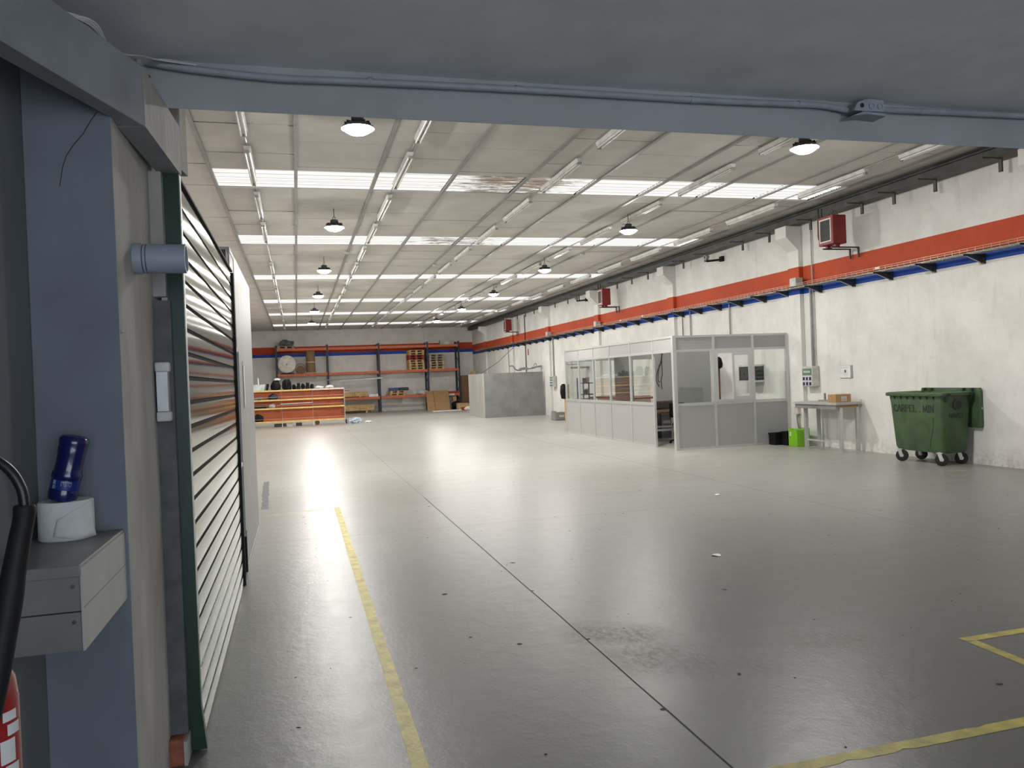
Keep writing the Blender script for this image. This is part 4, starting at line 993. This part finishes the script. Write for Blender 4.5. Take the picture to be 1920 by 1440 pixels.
put_pallet('g', -.5, RY+.5, 3.89, 'pallet under the grey wrapped load on top of the rack', 'loaded pallets')
def lump(name, c, s, m, lab_, cat, group=None, seed=0, sub=2, zb=-.6):
    rnd = random.Random(seed); bm = bmesh.new(); bmesh.ops.create_icosphere(bm, subdivisions=sub, radius=1)
    for v in bm.verts:
        n = 1+.22*math.sin(v.co.x*5+seed)*math.cos(v.co.y*4+seed*2)+rnd.uniform(-.10, .10)
        v.co = Vector((v.co.x*n*s[0], v.co.y*n*s[1], max(v.co.z*n, zb)*s[2]))
    zmin = min(v.co.z for v in bm.verts)
    for v in bm.verts: v.co.z -= zmin
    me = bpy.data.meshes.new(name); bm.to_mesh(me); bm.free(); me.materials.append(MATS[m])
    o = bpy.data.objects.new(name, me); COL.objects.link(o); o.location = c; return tag(o, lab_, cat, group)
lump('wrapped_load', (-.5, RY+.5, 4.036), (.4, .36, .25), 'film_grey', 'grey film wrapped load on top of the rack at left', 'load', seed=3)
t = thing('sack_load', (5.85, RY+.45, 1.222), 'dark blue crates lying on the low pallet in the rack', 'crates')
for x, m in ((5.3, 'blue_plastic'), (5.87, 'rack_blue')): B(x, x+.55, RY+.1, RY+.8, 1.222, 1.40).build('crate', m, t, .03)
t = thing('cloth_reel', (-.6, RY+.3, 2.43), 'large round cream reel standing on the middle rack beam', 'reel')
MB().lathe([(.0, -.02), (.42, 0), (.5, .04), (.515, .2), (.5, .4), (.42, .44), (0, .44)], 32, (-.50, RY+.1, 3.0), 'y').build('disc', 'white_cloth', t)
MB().lathe([(.05, -.03), (.05, .0)], 12, (-.50, RY+.08, 2.98), 'y').build('core', 'wood_grey', t)
B(-.85, -.1, RY+.02, RY+.6, 2.43, 2.487).build('cradle', 'black_plastic', t)
t = thing('wire_reel', (.2, RY+.3, 2.43), 'small dark brown reel beside the cream reel', 'reel')
MB().lathe([(.09, 0), (.22, 0), (.23, .04), (.23, .22), (.22, .26), (.09, .26)], 24, (.25, RY+.12, 2.665), 'y').build('drum', 'cardboard_dark', t)
MB().tube([(.25+.28*math.cos(a), RY+.6, 2.735+.28*math.sin(a)) for a in [k*math.pi/12 for k in range(24)]], .02, 6, closed=True).build('hoop', 'drum_brown', t)
t = thing('brown_drum', (.85, RY+.45, 2.43), 'tall brown fibre drum on the middle rack beam', 'drum')
MB().lathe([(.0, 0), (.25, 0), (.26, .02), (.255, .58), (.265, .60), (.255, .62), (.255, 1.16), (.265, 1.18), (.265, 1.23), (0, 1.23)], 28, (.83, RY+.45, 2.501)).build('body', 'drum_brown', t)
MB().lathe([(.266, .56), (.268, .565), (.268, .595), (.266, .60)], 28, (.83, RY+.45, 2.501)).build('hoop', 'frame_cream', t)
B(.56, 1.12, RY+.05, RY+.85, 2.43, 2.50).build('base_board', 'wood_grey', t)
t = thing('white_tube_load', (3.6, RY-.1, 1.95), 'long white tube lying on the lower rack arms', 'tube')
MB().tube([(2.4, RY-.086, 1.92), (4.9, RY-.086, 2.0)], .035, 8).build('tube', 'paper_white', t); MB().bar((1.6, RY-.026, 2.0), (4.95, RY-.026, 2.06), .05, .05).build('support_bar', 'grey_metal', t)
for i, (x0, x1, z0, z1, m, lb_) in enumerate(((2.15, 4.0, .98, 1.24, 'wood_pale', 'long pale timber crate on the low rack beam'), (2.2, 4.35, .14, .48, 'wood_pale', 'long pale timber crate on the floor under the rack'))):
    t = thing('timber_crate', ((x0+x1)/2, RY+.3, z0), lb_, 'crate', 'pale timber crates at the rack')
    B(x0, x1, RY+.1, RY+.8, z0, z1).build('box', m, t)
    for x in (x0+.25, x1-.5): B(x, x+.12, RY+.12, RY+.75, .93 if i == 0 else .001, z0).build('skid', m, t)
    B(x0+(x1-x0)*.6, x0+(x1-x0)*.6+.02, RY+.09, RY+.1, z0, z1).build('joint', 'cardboard_dark', t)
t = thing('red_carton', (2.95, RY+.2, 1.24), 'small red and white carton on the timber crate', 'carton')
B(2.6, 2.95, RY+.15, RY+.45, 1.241, 1.31).build('base', 'label_white', t); B(2.6, 2.92, RY+.15, RY+.45, 1.31, 1.36).build('lid', 'red_plastic', t)
tag(B(4.05, 4.6, RY-.02, RY+.4, .93, 1.08).build('white_carton', 'paper_white', None, .01), 'white carton on the low rack beam', 'carton')
lump('film_heap', (7.2, RY+.3, .93), (.5, .35, .2), 'film_clear', 'heap of clear film and scrap on the low rack beam', 'film', seed=9)
t = thing('pallet_jack_frame', (9.0, RY-.1, .92), 'red metal frame lying on the low rack beam at right', 'frame')
B(8.2, 9.45, RY+.02, RY+.5, .93, 1.0).build('deck', 'wood_red', t); MB().bar((8.1, RY+.08, 1.03), (9.4, RY+.08, 1.03), .06, .06).build('bar', 'red_plastic', t); B(8.8, 9.15, RY-.06, RY-.05, .80, .92).build('tag', 'label_white', t)
t = thing('leaning_boards', (8.4, RY-.3, 0), 'grey boards leaning inside the right rack bay', 'board')
B(8.3, 9.0, RY+.2, RY+.25, 0, .78).build('board', 'grey_metal', t); B(9.05, 9.25, RY-.1, RY+.05, 0, .72).build('timber', 'wood_pale', t)
cb_ = thing('leaning_cardboard', (7.9, 45.7, 0), 'large tan cardboard sheet leaning against the rack', 'cardboard')
MB().hexa([(7.2, 45.2, .005), (8.53, 45.2, .005), (8.53, 45.26, .005), (7.2, 45.26, .005), (7.40, 46.85, 1.12), (8.75, 46.85, 1.12), (8.75, 46.9, 1.12), (7.40, 46.9, 1.12)]).build('sheet', 'cardboard', cb_)
MB().bar((7.66, 45.19, .02), (7.82, 46.83, 1.12), .02, .012).build('fold', 'cardboard_dark', cb_)
t = thing('brown_boards', (9.9, 46.6, 0), 'tall dark brown boards standing beside the grey enclosure', 'board')
B(9.62, 10.35, 47.2, 47.3, .35, 1.98).build('board', 'cardboard_dark', t); B(10.2, 10.5, 46.9, 47.0, 0, 2.25).build('timber', 'wood_pale', t); B(9.6, 10.4, 47.3, 47.36, 0, .36).build('base', 'black_plastic', t)
t = thing('low_pallet_pile', (9.9, 44.5, 0), 'pale blocks and red box piled near the enclosure', 'pile')
B(9.0, 9.6, 43.8, 44.4, .0, .16).build('red_box', 'red_plastic', t); B(8.85, 9.5, 44.5, 45.0, 0, .38).build('block', 'wood_pale', t)
lump('black_sack', (9.1, 45.9, .0), (.36, .3, .3), 'black_plastic', 'black sack on the floor at the foot of the rack', 'sack', seed=5)
tag(MB().bar((7.2, 43.5, .03), (8.85, 43.6, .03), .14, .05).build('white_strip', 'paper_white'), 'long white strip lying on the floor before the rack', 'strip')
lump('white_rag', (9.25, 43.3, .0), (.25, .2, .15), 'white_cloth', 'white rag on the floor at the end of the white strip', 'rag', seed=12)
lump('plastic_bag', (2.42, 35.3, 0), (.32, .25, .15), 'bag_blue', 'crumpled blue and white bag on the floor beside the shelving', 'bag', seed=21, sub=3)
lump('plastic_bag', (2.95, 35.2, 0), (.14, .12, .06), 'paper_white', 'small white bag scrap on the floor beside the larger bag', 'bag', seed=22)
t = thing('top_scale', (8.9, RY+.4, 3.89), 'white box unit on top of the rack at right', 'box')
B(8.45, 9.3, RY+.2, RY+.7, 3.89, 4.15).build('body', 'sheet_side', t); B(8.7, 9.0, RY+.19, RY+.2, 3.9, 4.05).build('label', 'label_white', t)

# ------------------------------------------------------------------ orange gondola shelving
GY = 35.35
gd = thing('gondola_shelving', (0, GY, 0), 'low orange backed shelving with yellow shelf edges at the far left', 'shelving')
GX = [-1.95, -.66, .64, 1.97]
for i in range(3):
    x0, x1 = GX[i], GX[i+1]
    for z0, z1 in ((.24, .80), (.80, 1.15), (1.15, 1.56)):
        nb = 3 if z1-z0 > .4 else 2
        for k in range(nb): B(x0+.01, x1-.01, GY+.32, GY+.35, z0+(z1-z0)*k/nb+.004, z0+(z1-z0)*(k+1)/nb-.004).build('back_panel', 'shelf_orange', gd)
    for z in (.22, .79, 1.15, 1.55):
        B(x0+.01, x1-.01, GY, GY+.32, z-.02, z).build('shelf', 'shelf_orange', gd); B(x0+.005, x1-.005, GY-.015, GY, z-.035, z+.03).build('shelf_edge', 'shelf_yellow' if not (i == 2 and z > 1.5) else 'frame_cream', gd)
        if z < 1.5: MB().bar((x0+.02, GY-.005, z+.12), (x1-.02, GY-.005, z+.12), .008, .012).build('fence_wire', 'sheet_side', gd)
for x in GX: B(x-.009, x+.009, GY+.30, GY+.36, 0, 1.6).build('upright', 'sheet_side', gd); B(x-.02, x+.02, GY-.01, GY+.35, 0, .05).build('foot', 'label_white', gd); B(x-.012, x+.012, GY-.012, GY+.0, 0, .2).build('foot_post', 'label_white', gd)
B(1.99, 2.06, GY-.02, GY+.4, 0, .18).build('end_foot', 'rack_blue', gd); B(1.975, 2.0, GY, GY+.36, .18, 1.56).build('end_panel', 'sheet_side', gd)
items = [('black_bin', -1.45, 1.58, .30, .14, 'pale_blue', 'tub', 'pale blue tub on top of the shelving at left')]
t = thing('pale_tub', (-1.62, GY+.15, 1.58), 'pale blue tub with a white stick on top of the shelving', 'tub')
MB().loft([rrect(-1.9, -1.35, GY+.02, GY+.3, 1.581, .04), rrect(-1.93, -1.3, GY, GY+.32, 1.84, .04)]).build('tub', 'pale_blue', t); B(-1.6, -1.56, GY+.14, GY+.18, 1.84, 2.12).build('stick', 'paper_white', t)
tag(MB().obox((-1.22, GY+.15, 1.722), (.10, .2, .28), Matrix.Rotation(.2, 3, 'Y')).build('black_box', 'black_plastic'), 'black upright box beside the pale blue tub', 'box')
lump('black_bag', (-.86, GY+.16, 1.58), (.2, .10, .27), 'black_plastic', 'black bag on the shelving top before the rack upright', 'bag', seed=31)
lump('black_bag', (-.42, GY+.16, 1.58), (.2, .10, .30), 'black_plastic', 'larger black bag in the middle of the shelving top', 'bag', seed=33)
lump('white_rag', (-.80, GY+.10, 2.0), (.12, .08, .06), 'paper_white', 'white rag lying over the black bag on the shelving', 'rag', seed=34)
rnd = random.Random(4)
for k in range(5):
    x = -.13+k*.19; lb_ = '%s black machine part from the left in the clutter on the shelving top' % ORD[k]
    if k in (1, 3):
        h = rnd.uniform(.26, .34); tag(MB().box(x-.09, x+.09, GY+.04, GY+.26, 1.581, 1.581+h*.5).box(x-.06, x+.085, GY+.07, GY+.2, 1.581+h*.5, 1.581+h).build('black_part', 'black_plastic', None, .006), lb_, 'part', 'black parts on the shelving top')
    else: lump('black_part', (x, GY+.16, 1.581), (.082, .09, rnd.uniform(.13, .22)), 'black_plastic', lb_, 'part', 'black parts on the shelving top', seed=60+k)
lump('white_rag', (.93, GY+.12, 1.58), (.18, .10, .07), 'paper_white', 'white rag on the right half of the shelving top', 'rag', seed=41)
lump('white_rag', (1.38, GY+.12, 1.58), (.18, .10, .08), 'white_cloth', 'second white rag near the right end of the shelving top', 'rag', seed=42)
lump('black_cover', (-1.0, GY+.16, 1.182), (.2, .09, .15), 'rack_blue', 'dark blue cover folded on the upper shelf of the shelving', 'cover', seed=43)
lump('grey_gear', (-1.62, GY+.16, 1.182), (.2, .09, .08), 'film_grey', 'grey bundled cables on the upper shelf at left', 'cables', seed=44)
tag(B(-1.93, -1.3, GY+.02, GY+.3, .82, .93).build('black_tray', 'black_plastic', None, .01), 'long black tray on the middle shelf at left', 'tray')
lump('clear_bag', (-1.05, GY+.16, .822), (.14, .09, .12), 'film_clear', 'clear plastic bag beside the black tray on the middle shelf', 'bag', seed=46)
tag(MB().bar((-.7, GY+.0, .97), (.62, GY+.0, .99), .05, .03).build('clear_profile', 'film_clear'), 'long clear plastic profile on the middle shelf', 'profile')
lump('black_bag', (-1.65, GY+.16, .252), (.2, .09, .2), 'black_plastic', 'black bag on the lowest shelf at left', 'bag', seed=47)
tag(MB().lathe([(.05, 0), (.10, .01), (.10, .14), (.05, .15)], 16, (.80, GY+.1, .101), 'y').build('tape_reel', 'cardboard_dark'), 'dark round reel on the floor under the shelving', 'reel')
for i, (x, w, m) in enumerate(((-.45, .2, 'box_grey'), (-.1, .25, 'desk_dark'), (-1.0, .5, 'desk_dark'))):
    tag(B(x, x+w, GY+.05, GY+.3, .001, .13).build('floor_box', m), ['pale box on the floor under the shelving', 'dark box under the shelving beside the pale box', 'wide dark box under the shelving at left'][i], 'box', 'boxes under the shelving')
